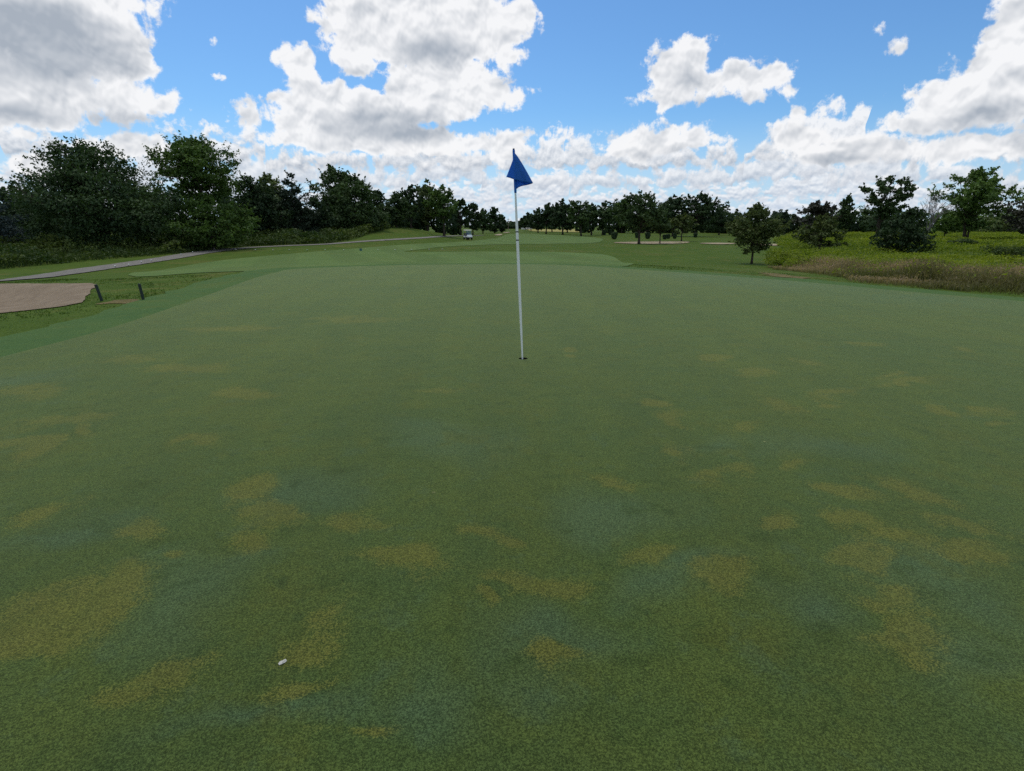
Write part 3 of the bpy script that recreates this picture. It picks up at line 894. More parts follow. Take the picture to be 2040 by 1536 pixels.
# ------------------------------------------------------------------ flagstick
def make_flagstick():
    root = obj('flagstick', None, loc=(HOLE[0], HOLE[1], HZ - 0.165), label='white flagstick with a drooping blue flag standing in the hole', cat='flagstick')
    H = 2.29 + 0.165
    lean = -0.105 / 2.29
    ax = lambda h: np.array([lean * h, 0.0, h])
    hs = np.array([0.0, 0.2, 0.75, 1.25, 1.6, 2.0, H])
    rad = np.array([0.0095, 0.0095, 0.0150, 0.0165, 0.0150, 0.0105, 0.0085])
    MB().tube([ax(h) for h in hs], rad, 14).build('pole', M['white'], root, True)
    MB().tube([ax(h) for h in (H - 0.44, H - 0.43, H - 0.01, H)], [0.0125, 0.0135, 0.0135, 0.011], 12).build('flag_sleeve', M['blue_cloth'], root, True)
    for hh in (1.44, 1.35):
        t = MB(); c = ax(hh + 0.165); t.tube([c - [0, 0, 0.006], c + [0, 0, 0.006]], [0.0167, 0.0167], 12, False)
        t.build('seam_ring', M['black'], root)
    MB().tube([ax(H), ax(H + 0.012)], [0.0115, 0.009], 12).build('tip_cap', M['black'], root, True)
    # the cloth: hoist on the stick, out to the right, folded back across the front to the left
    nu, nv = 34, 22
    hoist = lambda v: np.array([0.006, 0.004, -0.02 - 0.385 * v])
    fold = lambda v: np.array([0.010 + 0.185 * v ** 0.85, -0.012 - 0.025 * v, -0.035 - 0.295 * v])
    endl = lambda v: np.array([-0.004 - 0.088 * max(0, (v - 0.15) / 0.85) ** 1.05, -0.052 - 0.01 * v, -0.05 - 0.235 * v])
    vs = []
    for j in range(nv + 1):
        v = j / nv
        h, f, e = hoist(v), fold(v), endl(v)
        for i in range(nu + 1):
            s = i / nu * 2
            if s <= 1: p = h + (f - h) * s
            else: p = f + (e - f) * (s - 1)
            p = p.copy()
            ang = (s - 1)
            p[1] += 0.030 * math.sin(s * math.pi * 0.5 + 0.0) * v * (1 if s < 1 else 0.4)
            p[1] += 0.007 * v * math.sin(s * 7.5 + v * 2.5) + 0.004 * v * math.sin(s * 17 + v * 4)
            p[2] += 0.010 * v * math.sin(s * 4.2 + 0.7) * (1 if s > 0.15 else s / 0.15)
            if s > 1: p[2] += -0.02 * v * math.sin((s - 1) * math.pi)
            p[0] += lean * p[2]
            vs.append(p + ax(H))
    w = nu + 1
    fs = [(j * w + i, j * w + i + 1, (j + 1) * w + i + 1, (j + 1) * w + i) for j in range(nv) for i in range(nu)]
    me = mesh_from('flag', vs, np.array(fs), smooth=True, mats=(M['blue_cloth'],))
    fl = obj('flag', me, root)
    sm = fl.modifiers.new('thickness', 'SOLIDIFY'); sm.thickness = 0.0012
    return root
make_flagstick()

# ------------------------------------------------------------------ stakes, posts, scrap
def make_post(px, py, top_px, top_py, label, w=0.06):
    b = at(px, py); z = tz(*b)
    depth = b[1] * math.cos(PITCH) + (EYE - z) * math.sin(PITCH)
    h = (py - top_py) / FPX * depth
    dx = (top_px - px) / FPX * depth
    root = obj('rope_post', None, loc=(b[0], b[1], z), label=label, cat='post', group='dark posts beside the bunker')
    lean = dx * 0.62
    m = MB(); m.tube([(0, 0, -0.25), (0, 0, 0.0), (lean * .5, 0, h * .5), (lean, 0, h * 0.985), (lean * 1.015, 0, h)], [w / 2, w / 2, w / 2, w / 2, w * 0.36], 10)
    m.build('shaft', M['post_green'], root, False)
    m = MB(); m.tube([(lean * 0.86, 0, h * 0.86), (lean * 0.90, 0, h * 0.90)], [w * 0.53, w * 0.53], 10)
    m.build('rope_collar', M['black'], root)
make_post(203, 600, 193.5, 567, 'dark green post leaning over at the edge of the sand bunker', 0.062)
make_post(286, 599, 281, 565.5, 'dark green post at the right end of the bare strip')

def make_scrap():
    x, y = flat(565, 1337)
    nu, nv = 9, 6
    vs = []
    r = np.random.default_rng(5)
    for j in range(nv):
        for i in range(nu):
            u, v = i / (nu - 1) * 2 - 1, j / (nv - 1) * 2 - 1
            k = math.sqrt(max(0, 1 - 0.55 * u * u))
            vs.append((u * 0.0145 + r.normal(0, .0006), v * 0.0085 * k + r.normal(0, .0006), 0.003 + 0.004 * (1 - u * u) * (1 - v * v) + r.normal(0, 0.0008)))
    fs = [(j * nu + i, j * nu + i + 1, (j + 1) * nu + i + 1, (j + 1) * nu + i) for j in range(nv - 1) for i in range(nu - 1)]
    me = mesh_from('white_scrap', vs, np.array(fs), mats=(M['paper'],))
    o = obj('white_scrap', me, loc=(x, y, tz(x, y) + 0.0365), label='small crumpled white scrap lying on the putting green', cat='scrap')
    o.rotation_euler = (0, 0, R(50))
    sm = o.modifiers.new('thickness', 'SOLIDIFY'); sm.thickness = 0.0012
make_scrap()

STAKES = [(230, 534), (257, 531), (282, 525), (302, 522), (361, 509.5), (384, 505), (427, 499), (470, 499.5), (509, 500.5), (544, 500.5), (576, 500.5), (612, 500.5), (648, 500.5), (685, 500.5),
          (753, 500.3), (787, 500.2), (820, 499.8), (855, 499.2), (881, 498.6)]
stake_me = {}
for i, p in enumerate(STAKES):
    b = at(*p)
    root = obj('marker_stake', None, loc=(b[0], b[1], tz(*b)), label='tiny white marker stake in the row beside the cart path', cat='stake', group='row of white marker stakes')
    if not stake_me:
        a = MB().tube([(0, 0, -0.1), (0, 0, 0.13)], [0.02, 0.02], 8).build('shaft', M['black'], root)
        c = MB().lathe([(0.0, 0.20), (0.03, 0.197), (0.045, 0.18), (0.045, 0.125), (0.0, 0.125)], 10).build('cap', M['white'], root, True)
        stake_me['a'], stake_me['c'] = a, c
    else:
        for k in ('a', 'c'):
            q = stake_me[k].copy(); col.objects.link(q); q.parent = root
b = at(719, 500)
root = obj('tee_marker', None, loc=(b[0], b[1], tz(*b)), label='small dark teal box marker among the white stakes', cat='marker')
MB().box((0, 0, 0.13), (0.26, 0.2, 0.26), 0.03).build('case', plain('teal_paint', (0.03, 0.14, 0.14), 0.5), root)
MB().box((0, 0, 0.275), (0.29, 0.23, 0.03), 0.01).build('lid', M['post_green'], root)

# ------------------------------------------------------------------ foliage
def leaves_mesh(name, c, nrm, size, tint, mat, r, aspect=0.6):
    """diamond leaves; c, nrm (N,3)"""
    n = len(c)
    nrm = nrm / (np.linalg.norm(nrm, axis=1)[:, None] + 1e-9)
    t = r.normal(size=(n, 3)); t -= (t * nrm).sum(1)[:, None] * nrm
    t /= np.linalg.norm(t, axis=1)[:, None] + 1e-9
    b = np.cross(nrm, t)
    L_ = (size * 0.5)[:, None]; W_ = L_ * aspect
    v = np.stack([c - t * L_, c - b * W_ + t * L_ * 0.15, c + t * L_ + nrm * L_ * 0.25, c + b * W_ + t * L_ * 0.15], 1).reshape(-1, 3)
    f = np.arange(4 * n).reshape(-1, 4)
    return mesh_from(name, v, f, attrs={'tint': np.repeat(tint, 4)}, mats=(mat,))

PROF = {   # crown radius against height, 0 bottom to 1 top
    'round': lambda t: np.clip(np.sin(np.pi * np.clip(t * 0.93 + 0.07, 0, 1) ** 0.85), 0, 1) ** 0.62,
    'spread': lambda t: np.clip(1 - (np.abs(t - 0.30) / np.where(t > 0.30, 0.72, 0.36)) ** 2.0, 0, 1) ** 0.65,
    'oval': lambda t: np.clip(np.sin(np.pi * np.clip(t * 0.95 + 0.05, 0, 1) ** 0.95), 0, 1) ** 0.8,
    'cone': lambda t: np.clip(1.0 - t, 0, 1) ** 0.85 * (0.55 + 0.45 * np.clip(t / 0.12, 0, 1)) + 0.02,
    'pine': lambda t: np.clip(1.02 - t ** 1.5, 0, 1) ** 0.9 * (0.75 + 0.25 * np.clip(t / 0.2, 0, 1)),
    'vase': lambda t: (0.55 + 0.75 * np.clip(t, 0, 1) ** 1.1) * np.clip((1.04 - t) / 0.22, 0, 1) ** 0.5 * 0.9,
    'dome': lambda t: np.clip(1 - t ** 2.2, 0, 1) ** 0.55 * (0.86 + 0.14 * np.clip(t / 0.2, 0, 1)),
    'tall': lambda t: np.clip(np.sin(np.pi * np.clip(t * 0.9 + 0.1, 0, 1) ** 1.25), 0, 1) ** 0.7,
}

def place(px, Y):
    X = 0.0
    for _ in range(4):
        z = tz(X, Y)
        zc = Y * math.cos(PITCH) + (EYE - z) * math.sin(PITCH)
        X = (px - CX) / FPX * zc
    return X, Y, tz(X, Y), zc / FPX

def row_of(z, Y):
    """photograph row of a point at height z, distance Y"""
    f = Y * math.cos(PITCH) + (EYE - z) * math.sin(PITCH)
    d = -Y * math.sin(PITCH) + (EYE - z) * math.cos(PITCH)
    return CY + FPX * d / f

def height_at(row, Y):
    m = (row - CY) / FPX; c, s_ = math.cos(PITCH), math.sin(PITCH)
    return EYE - Y * (m * c + s_) / (c - m * s_)

def make_tree(px, Y, top, hw, cb, prof, leaf, label, name='tree', seed=1, lean=0.0, density=1.0, gaps=0.0, sprays=1.0, group=None, fine=1.0, trunk_w=None, trunk_px=None, cat='tree', multi=1, bark='bark', lobe=0.24):
    r = np.random.default_rng(abs(seed * 7919 + int(px) + 13))
    X, Y, z0, mpp = place(px if trunk_px is None else trunk_px, Y)
    offx = 0.0 if trunk_px is None else (px - trunk_px) * mpp
    base_row = row_of(z0, Y)
    H = (height_at(top, Y) - z0) * 0.985
    zb = max(height_at(cb, Y) - z0, 0.0)
    Rr = hw * mpp
    Hc = H - zb
    pr = PROF[prof]
    root = obj(name, None, loc=(X, Y, z0), label=label, cat=cat, group=group)
    # clumps
    area = 2 * hw * (cb - top) * 0.75
    size = 5.0 * mpp * fine
    nleaf = int(np.clip(area * 0.80 / (fine * fine) * density, 1100, 34000))
    nc = int(np.clip(nleaf / 48, 60, 320))
    ph = r.random(6) * 6.28
    def lobef(a, t):
        return 1 + lobe * (0.6 * np.sin(2 * a + ph[0] + 3 * t) + 0.5 * np.sin(3 * a + ph[1] - 5 * t) + 0.5 * np.sin(5 * a + ph[2] + 9 * t) + 0.35 * np.sin(11 * t + ph[3]))
    cs = []
    tries = 0
    while len(cs) < nc and tries < 9000:
        tries += 1
        t = r.random() ** 0.92; a = r.random() * 2 * math.pi
        q = r.random() ** 0.42
        rad = Rr * float(pr(np.array(t))) * lobef(a, t)
        if r.random() > 0.30 + 0.70 * min(1.0, rad / (Rr + 1e-6)): continue
        cr = (0.15 + 0.12 * r.random()) * (Rr * 0.62 + Hc * 0.19) * (0.45 + 0.55 * min(1, rad / Rr + 0.12))
        rho = max(0.0, rad * q - cr * 0.55)
        zc_ = zb + cr * 0.45 + t * (Hc - cr * 0.8)
        cs.append((math.cos(a) * rho + offx * (0.25 + 0.75 * t) + lean * t * Hc, math.sin(a) * rho, zc_, cr, t, a))
    cs = np.array(cs)
    if gaps > 0: cs = cs[r.random(len(cs)) > gaps]
    w = cs[:, 3] ** 2; w /= w.sum()
    idx = r.choice(len(cs), nleaf, p=w)
    d = r.normal(size=(nleaf, 3)); d /= np.linalg.norm(d, axis=1)[:, None]
    d[:, 2] = np.where(r.random(nleaf) < 0.72, np.abs(d[:, 2]), d[:, 2])
    rad = (0.45 + 0.60 * r.random(nleaf) ** 0.6) * cs[idx, 3]
    flatf = 0.62 if prof not in ('cone', 'pine') else 0.42
    pos = cs[idx, :3] + d * rad[:, None] * np.array([1.1, 1.1, flatf])
    nrm = d * 0.8 + np.array([0, 0, 0.55]) + r.normal(size=(nleaf, 3)) * 0.55
    ctint = r.normal(0.45, 0.26, len(cs))
    tint = np.clip(ctint[idx] + r.normal(0, 0.22, nleaf), 0, 1)
    sz = size * (0.45 + 1.15 * r.random(nleaf) ** 1.4)
    # sprays that break the outline
    ns = int(nc * 1.1 * sprays)
    P2, N2, T2, S2 = [pos], [nrm], [tint], [sz]
    twigs = []
    for k in range(ns):
        c = cs[r.integers(len(cs))]
        dirv = np.array([math.cos(c[5]) * 0.8, math.sin(c[5]) * 0.8, 0.25 + 0.9 * c[4]]) + r.normal(size=3) * 0.35
        if prof in ('cone', 'pine'): dirv = np.array([math.cos(c[5]), math.sin(c[5]), 0.22 + 0.5 * c[4]])
        dirv /= np.linalg.norm(dirv)
        ln = c[3] * (0.9 + 0.9 * r.random())
        st = c[:3] + dirv * c[3] * 0.3
        m = int(8 + 10 * r.random())
        s = r.random(m)
        pp = st + dirv * (s * ln)[:, None] + r.normal(size=(m, 3)) * (c[3] * 0.17 * (1 - 0.55 * s))[:, None]
        P2.append(pp); N2.append(r.normal(size=(m, 3)) + [0, 0, 0.7]); T2.append(np.clip(r.normal(0.5, 0.25, m), 0, 1)); S2.append(size * (0.7 + 0.6 * r.random(m)))
        twigs.append((c[:3].copy(), st + dirv * ln * 0.9, tuple(c[:3])))
    pos, nrm, tint, sz = np.concatenate(P2), np.concatenate(N2), np.concatenate(T2), np.concatenate(S2)
    # fit the outline to its measured height and spread
    kz = Hc / max(np.percentile(pos[:, 2], 99.9) - zb, 0.2)
    mid = offx * 0.6 + lean * 0.5 * Hc
    kx = Rr / max(np.percentile(np.abs(pos[:, 0] - mid), 98.5), 0.1)
    cs0 = cs.copy()
    def fit(q):
        q = np.array(q, float); q[..., 2] = zb + (q[..., 2] - zb) * kz
        q[..., 0] = mid + (q[..., 0] - mid) * kx; q[..., 1] *= kx
        return q
    pos = fit(pos); cs[:, :3] = fit(cs[:, :3]); okc = {tuple(cs0[k_, :3]) for k_ in np.argsort(-cs[:, 3])[:min(len(cs), 46)]}
    twigs = [(fit(a_), fit(b_)) for a_, b_, id_ in twigs if id_ in okc]
    pos[:, 2] = np.maximum(pos[:, 2], 0.03)
    asp = 0.6 if prof not in ('cone', 'pine') else 0.35
    obj('crown', leaves_mesh('crown', pos, nrm, sz, tint, L[leaf], r, asp), root)
    # trunk and limbs
    tw = trunk_w if trunk_w else max(0.10, 0.017 * H + 0.02 * Rr)
    mb = MB()
    forks = []
    for mi in range(multi):
        sx = (mi - (multi - 1) / 2) * 0.5 * tw * 1.6
        tip = np.array([offx + lean * Hc + (mi - (multi - 1) / 2) * Rr * 0.55, r.normal() * 0.1 * Rr, zb + Hc * (0.86 if prof in ('cone', 'pine', 'oval', 'tall') else 0.68)])
        p0 = np.array([sx, 0, -0.3])
        n = 8
        s = np.linspace(0, 1, n)
        pts = p0 + (tip - p0) * s[:, None]
        pts[:, 0] = sx + (tip[0] - sx) * s ** 1.6; pts[:, 1] = tip[1] * s ** 1.5
        pts[1:-1, :2] += r.normal(size=(n - 2, 2)) * tw * 0.22
        rad = tw / (1 + 0.35 * (multi - 1)) * (1 - 0.86 * s); rad[0] *= 1.5; rad[1] *= 1.02
        mb.tube(pts, rad, 8)
        forks.append((pts, rad))
    order = np.argsort(-cs[:, 3])[:min(len(cs), 46)]
    for k in order:
        c = cs[k]
        pts, rad = forks[r.integers(len(forks))]
        hz = max(zb * 0.85, min(c[2] * (0.55 + 0.3 * r.random()), pts[-1, 2] * 0.96))
        i = int(np.clip(np.searchsorted(pts[:, 2], hz), 1, len(pts) - 1))
        u = (hz - pts[i - 1, 2]) / (pts[i, 2] - pts[i - 1, 2] + 1e-6)
        p0 = pts[i - 1] + (pts[i] - pts[i - 1]) * u; r0 = (rad[i - 1] + (rad[i] - rad[i - 1]) * u) * 0.55
        p3 = c[:3]
        mid = (p0 + p3) / 2 + np.array([0, 0, -0.08 * np.linalg.norm(p3 - p0)]) + r.normal(size=3) * 0.05 * np.linalg.norm(p3 - p0)
        s = np.linspace(0, 1, 5)[:, None]
        q = (1 - s) ** 2 * p0 + 2 * s * (1 - s) * mid + s ** 2 * p3
        mb.tube(q, r0 * (1 - 0.85 * s[:, 0]), 5, False)
    for (a, b_) in twigs[:60]:
        mb.tube([a, (a + b_) / 2, b_], [0.012 * Rr * 0.35 + mpp * 0.25, mpp * 0.3, mpp * 0.1], 4, False)
    mb.build('trunk', M[bark], root, True)
    return root

# px, distance, top row, half width, crown bottom row, profile, leaf, label, options
T = [
    # left of the cart path
    (-55, 60, 335, 85, 497, 'cone', 'spruce', 'blue green spruce at the left edge of the woodland', dict(name='spruce_tree', sprays=1.4)),
    (25, 78, 372, 60, 492, 'round', 'dark', 'dark rounded tree between the blue spruce and the big spreading tree', dict()),
    (78, 88, 386, 48, 495, 'round', 'dark', 'low dark tree tucked behind the left of the big spreading tree', dict()),
    (206, 64, 279, 128, 500, 'spread', 'locust', 'big spreading dark tree with wispy twigs along its top', dict(sprays=2.3, density=1.0, lobe=0.20, multi=3)),
    (300, 78, 372, 60, 500, 'round', 'locust', 'dark tree filling in behind the right of the big spreading tree', dict(sprays=1.3)),
    (410, 73, 268, 72, 412, 'tall', 'maple', 'tall full maple crowned above the other trees on the left', dict(name='maple_tree', gaps=0.12, sprays=1.6, trunk_px=416)),
    (425, 69, 385, 74, 497, 'round', 'maple', 'broad low green tree in front of the tall maple', dict(gaps=0.0, sprays=1.2)),
    (505, 92, 349, 40, 482, 'oval', 'dark', 'dark tree beside the tall maple with a double top', dict(trunk_px=508)),
    (545, 108, 344, 38, 470, 'round', 'pale', 'pale green airy tree standing behind the dark trees', dict(gaps=0.25)),
    (530, 95, 366, 42, 482, 'oval', 'dark', 'dark tree between the double topped tree and the pine', dict()),
    (590, 100, 343, 42, 478, 'pine', 'pine', 'dark spiky pine with a bristling top', dict(name='pine_tree', sprays=2.2)),
    (632, 104, 395, 36, 478, 'oval', 'dark', 'low dark tree between the pine and the high oak', dict()),
    (672, 118, 327, 48, 462, 'tall', 'oak', 'high dark oak with open branching on its left', dict(name='oak_tree', gaps=0.22, sprays=1.4, trunk_px=680)),
    (712, 110, 346, 54, 466, 'dome', 'oak', 'dense domed oak beside the high oak', dict(name='oak_tree', sprays=0.8)),
    (752, 122, 378, 34, 462, 'round', 'dark', 'dark tree at the right shoulder of the domed oak', dict()),
    (790, 128, 382, 34, 458, 'round', 'oak', 'olive green tree right of the domed oak', dict()),
    (820, 140, 368, 26, 450, 'oval', 'dark', 'narrow dark tree behind the olive green one', dict()),
    (852, 148, 357, 24, 450, 'tall', 'young', 'tree with a feathery lighter top rising from the row on the rise', dict(sprays=2.0, gaps=0.15)),
    (884, 124, 367, 31, 447, 'tall', 'maple', 'fresh green tree on a bare trunk standing out on the rise', dict(sprays=1.6, trunk_px=885)),
    (918, 165, 396, 24, 452, 'round', 'dark', 'dark tree behind the golf cart at the end of the rise', dict()),
    (942, 185, 404, 22, 458, 'round', 'dark', 'dark tree with a thin leader past the golf cart', dict(sprays=1.5)),
    (962, 215, 415, 20, 462, 'round', 'oak', 'grey green tree low in the far end of the left row', dict()),
    (985, 235, 412, 20, 463, 'round', 'dark', 'last dark tree of the left row beside the fairway gap', dict(sprays=1.4)),
    (1000, 250, 428, 8, 463, 'oval', 'dark', 'small dark tree closing the left row', dict()),
    # right of the fairway
    (1088, 205, 404, 22, 457, 'round', 'dark', 'dark avenue tree right of the fairway gap', dict(group='avenue trees')),
    (1115, 190, 396, 27, 458, 'round', 'dark', 'broad dark avenue tree with open twigs on top', dict(sprays=1.5, trunk_px=1121)),
    (1150, 165, 399, 29, 458, 'round', 'oak', 'green broad tree at the near end of the avenue', dict(trunk_px=1158)),
    (1178, 176, 405, 20, 460, 'oval', 'dark', 'dark tree over two thin trunks beside the clipped shrubs', dict(multi=2)),
    (1200, 182, 403, 20, 460, 'round', 'oak', 'tree with a thin upper crown left of the clipped shrubs', dict(gaps=0.15)),
    (1238, 230, 396, 26, 455, 'round', 'bright', 'yellow green tree showing behind the big lawn tree', dict()),
    (1268, 100, 380, 46, 462, 'round', 'oak', 'big round lawn tree on a straight trunk behind the long bunker', dict(trunk_px=1273, sprays=1.3)),
    (1314, 103, 428, 20, 466, 'oval', 'oak', 'small slim tree on the lawn behind the long bunker', dict(gaps=0.1)),
    (1357, 112, 424, 26, 466, 'round', 'young', 'small pale grey green tree on the lawn by the bunker end', dict(gaps=0.12)),
    (1340, 165, 387, 34, 460, 'round', 'dark', 'tall dark tree rising behind the small slim tree', dict()),
    (1385, 160, 383, 42, 462, 'round', 'dark', 'broad dark tree with the highest crown behind the bunkers', dict(sprays=1.2)),
    (1432, 185, 410, 28, 463, 'round', 'dark', 'dark tree between the broad dark tree and the young tree', dict()),
    (1497, 46.5, 403, 46, 508, 'oval', 'young', 'young tree with a bare lower trunk in front of the meadow', dict(gaps=0.06, sprays=1.9, trunk_w=0.10, fine=0.9)),
    (1548, 190, 432, 14, 462, 'cone', 'pine', 'small pointed conifer in the far hedge', dict(name='conifer')),
    (1561, 185, 418, 12, 462, 'cone', 'pine', 'taller pointed conifer in the far hedge', dict(name='conifer')),
    (1622, 130, 399, 36, 470, 'round', 'bronze', 'open crowned dark tree behind the shrubby meadow tree', dict(gaps=0.2, sprays=1.4)),
    (1632, 66, 425, 42, 494, 'dome', 'young', 'shrubby meadow tree with low wide branches', dict(sprays=1.5, trunk_w=0.12, lobe=0.3)),
    (1679, 135, 385, 18, 465, 'oval', 'oak', 'tall narrow tree like a flame behind the meadow', dict(sprays=1.2)),
    (1748, 128, 350, 40, 440, 'tall', 'oak', 'tall dark open tree with its full crown leaning right', dict(gaps=0.34, sprays=1.7, lean=0.10, multi=2, trunk_px=1745, lobe=0.3)),
    (1794, 60, 413, 50, 508, 'dome', 'dark', 'dense dark bushy tree standing in the meadow', dict(sprays=1.3, trunk_w=0.12, lobe=0.2)),
    (1922, 115, 333, 60, 462, 'tall', 'bright', 'large bright maple with an uneven forked crown', dict(name='maple_tree', gaps=0.36, sprays=2.0, multi=3, lobe=0.50, density=0.9, seed=94)),
    (1880, 125, 425, 30, 464, 'round', 'bright', 'yellow green bushy tree left of the forked maple', dict()),
    (2052, 105, 372, 46, 468, 'round', 'bronze', 'dark ragged tree at the right edge of the meadow', dict(gaps=0.12)),
    (1985, 220, 428, 34, 464, 'round', 'pale', 'pale olive tree far behind the forked maple', dict()),
]
for i, (px, Y, top, hw, cb, prof, leaf, label, kw) in enumerate(T):
    kw = dict(kw); kw.setdefault('seed', i + 1)
    make_tree(px, Y, top, hw, cb, prof, leaf, label, **kw)
# the avenue dwindling towards the gap: same kind, told apart only by place
for i, (px, Y, top, hw) in enumerate([(1072, 245, 414, 18), (1058, 300, 424, 15), (1047, 370, 432, 12), (1040, 440, 438, 10), (1100, 260, 412, 18), (1130, 240, 408, 18)]):
    make_tree(px, Y, top, hw, row_of(tz(*place(px, Y)[:2]), Y) - 4.5, 'round', 'dark', 'dark avenue tree right of the fairway gap', seed=200 + i, group='avenue trees')

# far belts of trees: one mass each
def belt(name, px0, px1, Y, top, vary, leaf, label, n, size):
    r = np.random.default_rng(abs(int(px0)) + int(Y))
    x0 = place(px0, Y)[0]; x1 = place(px1, Y)[0]
    mpp = Y / FPX
    nb = int(max(6, (px1 - px0) / 9))
    cx = np.linspace(x0, x1, nb) + r.normal(size=nb) * 2
    cy = Y + r.normal(size=nb) * 8
    cz = terrain(cx, cy)
    hh = np.array([(row_of(z, Y) - top) * mpp for z in cz]) * (1 - vary * r.random(nb))
    rr = (x1 - x0) / nb * (1.0 + 0.8 * r.random(nb))
    idx = r.integers(0, nb, n)
    d = r.normal(size=(n, 3)); d /= np.linalg.norm(d, axis=1)[:, None]
    lump = 1 + 0.25 * np.sin(d[:, 0] * 5 + idx) * np.cos(d[:, 2] * 6 + idx * 2)
    pos = np.stack([cx[idx] + d[:, 0] * rr[idx] * lump, cy[idx] + d[:, 1] * rr[idx], cz[idx] + hh[idx] * (0.5 + 0.5 * d[:, 2] * lump)], 1)
    pos[:, 2] = np.maximum(pos[:, 2], cz[idx] + 0.1)
    t = np.clip(r.normal(0.4, 0.25, nb)[idx] + r.normal(0, 0.2, n), 0, 1)
    obj(name, leaves_mesh(name, pos, d + r.normal(size=(n, 3)) * 0.5 + [0, 0, 0.4], size * (0.7 + 0.6 * r.random(n)), t, L[leaf], r), label=label, cat='woodland', kind='stuff')
belt('distant_woodland', 985, 1060, 480, 441, 0.35, 'dark', 'distant dark woodland closing the end of the fairway', 5000, 1.9)
belt('distant_woodland', 1435, 1780, 215, 424, 0.4, 'dark', 'dark hedge of trees along the back of the meadow', 20000, 1.0)
belt('distant_woodland', 1640, 2200, 330, 416, 0.45, 'bright', 'lighter green far woodland behind the meadow hedge', 16000, 1.4)
belt('distant_woodland', 1940, 2300, 240, 426, 0.5, 'oak', 'far trees behind the right side of the meadow', 9000, 1.1)
belt('distant_woodland', 1170, 1450, 235, 404, 0.45, 'dark', 'dark trees massed behind the lawn trees', 16000, 1.1)
belt('distant_woodland', -400, 520, 118, 362, 0.35, 'dark', 'dark woodland behind the big spreading tree', 26000, 0.7)
belt('distant_woodland', 480, 900, 165, 405, 0.4, 'dark', 'dark woodland behind the trees on the rise', 22000, 0.9)

# dead tree
def make_dead_tree(px, Y, top, label):
    r = np.random.default_rng(44)
    X, Y, z0, mpp = place(px, Y)
    H = (row_of(z0, Y) - top) * mpp
    root = obj('dead_tree', None, loc=(X, Y, z0), label=label, cat='tree')
    tr = MB(); br = MB()
    def grow(p, d, ln, rad, lev, mb):
        pts = [p]; q = p.copy(); dd = d.copy()
        for k in range(3):
            dd = dd + r.normal(size=3) * 0.10 + np.array([0, 0, 0.05]); dd /= np.linalg.norm(dd)
            q = q + dd * ln / 3; pts.append(q)
        mb.tube(pts, np.linspace(rad, rad * 0.62, 4), 6 if lev < 2 else 4, False)
        if lev >= 6: return
        for k in range((3 if lev < 3 else 2) if lev > 0 else 5):
            a = r.random() * 6.28
            side = np.array([math.cos(a), math.sin(a), 0.1])
            nd = dd * (0.85 + 0.2 * r.random()) + side * (0.42 + 0.2 * r.random()); nd[2] = max(nd[2], 0.25); nd /= np.linalg.norm(nd)
            grow(pts[-1] if k < 2 else pts[2], nd, ln * (0.62 + 0.16 * r.random()), rad * 0.62, lev + 1, br)
    grow(np.array([0, 0, -0.2]), np.array([0.03, 0, 1.0]), H * 0.30, H * 0.020, 0, tr)
    tr.build('trunk', M['grey_bark'], root, True)
    br.build('branches', M['grey_bark'], root, True)
make_dead_tree(1840, 108, 380, 'bare grey dead tree left of the forked maple')

# clipped shrubs on the lawn: flat topped, narrow at the foot
def make_clipped(px, Y, w, h, label, seed, hi=True):
    r = np.random.default_rng(seed)
    X, Y, z0, mpp = place(px, Y)
    Wd, Hh = w * mpp / 2, h * mpp
    root = obj('clipped_shrub', None, loc=(X, Y, z0), label=label, cat='shrub', group='clipped shrubs on the lawn')
    n = 900
    t = r.random(n); a = r.random(n) * 6.28
    rr = Wd * (0.55 + 0.45 * t ** 0.6) * np.where(t > 0.88, (1.02 - t) / 0.14 * 0.5 + 0.5, 1.0)
    q = r.random(n) ** 0.3
    topf = r.random(n) < 0.25
    z = np.where(topf, Hh * (0.95 + 0.05 * r.random(n)), Hh * (0.10 + 0.88 * t)); rad = np.where(topf, Wd * np.sqrt(r.random(n)) * 0.9, rr * q)
    pos = np.stack([np.cos(a) * rad, np.sin(a) * rad, z], 1)
    nr = np.stack([np.cos(a), np.sin(a), np.where(topf, 2.0, 0.3)], 1) + r.normal(size=(n, 3)) * 0.4
    obj('foliage', leaves_mesh('foliage', pos, nr, 2.6 * mpp * (0.7 + 0.6 * r.random(n)), r.random(n) * 0.7, L['dark'], r), root)
    MB().tube([(0, 0, -0.1), (0.02, 0, Hh * 0.3), (0, 0, Hh * 0.6)], [Wd * 0.25, Wd * 0.2, Wd * 0.1], 7).build('stem', M['bark'], root)
SH = [(1204, 175, 7, 10), (1215, 180, 7, 10), (1223.5, 128, 14, 13.5), (1268.5, 140, 8, 11), (1290, 132, 12, 12), (1324, 128, 9, 9), (1331, 133, 8, 9), (1344, 134, 8, 10), (1385, 150, 8, 8)]
SL = ['narrow clipped shrub beside the last avenue trunk', 'clipped shrub tucked behind the widest clipped shrub', 'widest bucket shaped clipped shrub on the lawn', 'clipped shrub behind the trunk of the big lawn tree',
      'bucket shaped clipped shrub right of the big lawn tree trunk', 'low clipped shrub beside the small slim tree', 'clipped shrub paired with the low one by the slim tree', 'pointed foot clipped shrub left of the pale small tree', 'small round clipped shrub below the broad dark tree']
for i, (px, Y, w, h) in enumerate(SH):
    make_clipped(px, Y, w, h, SL[i], 300 + i)

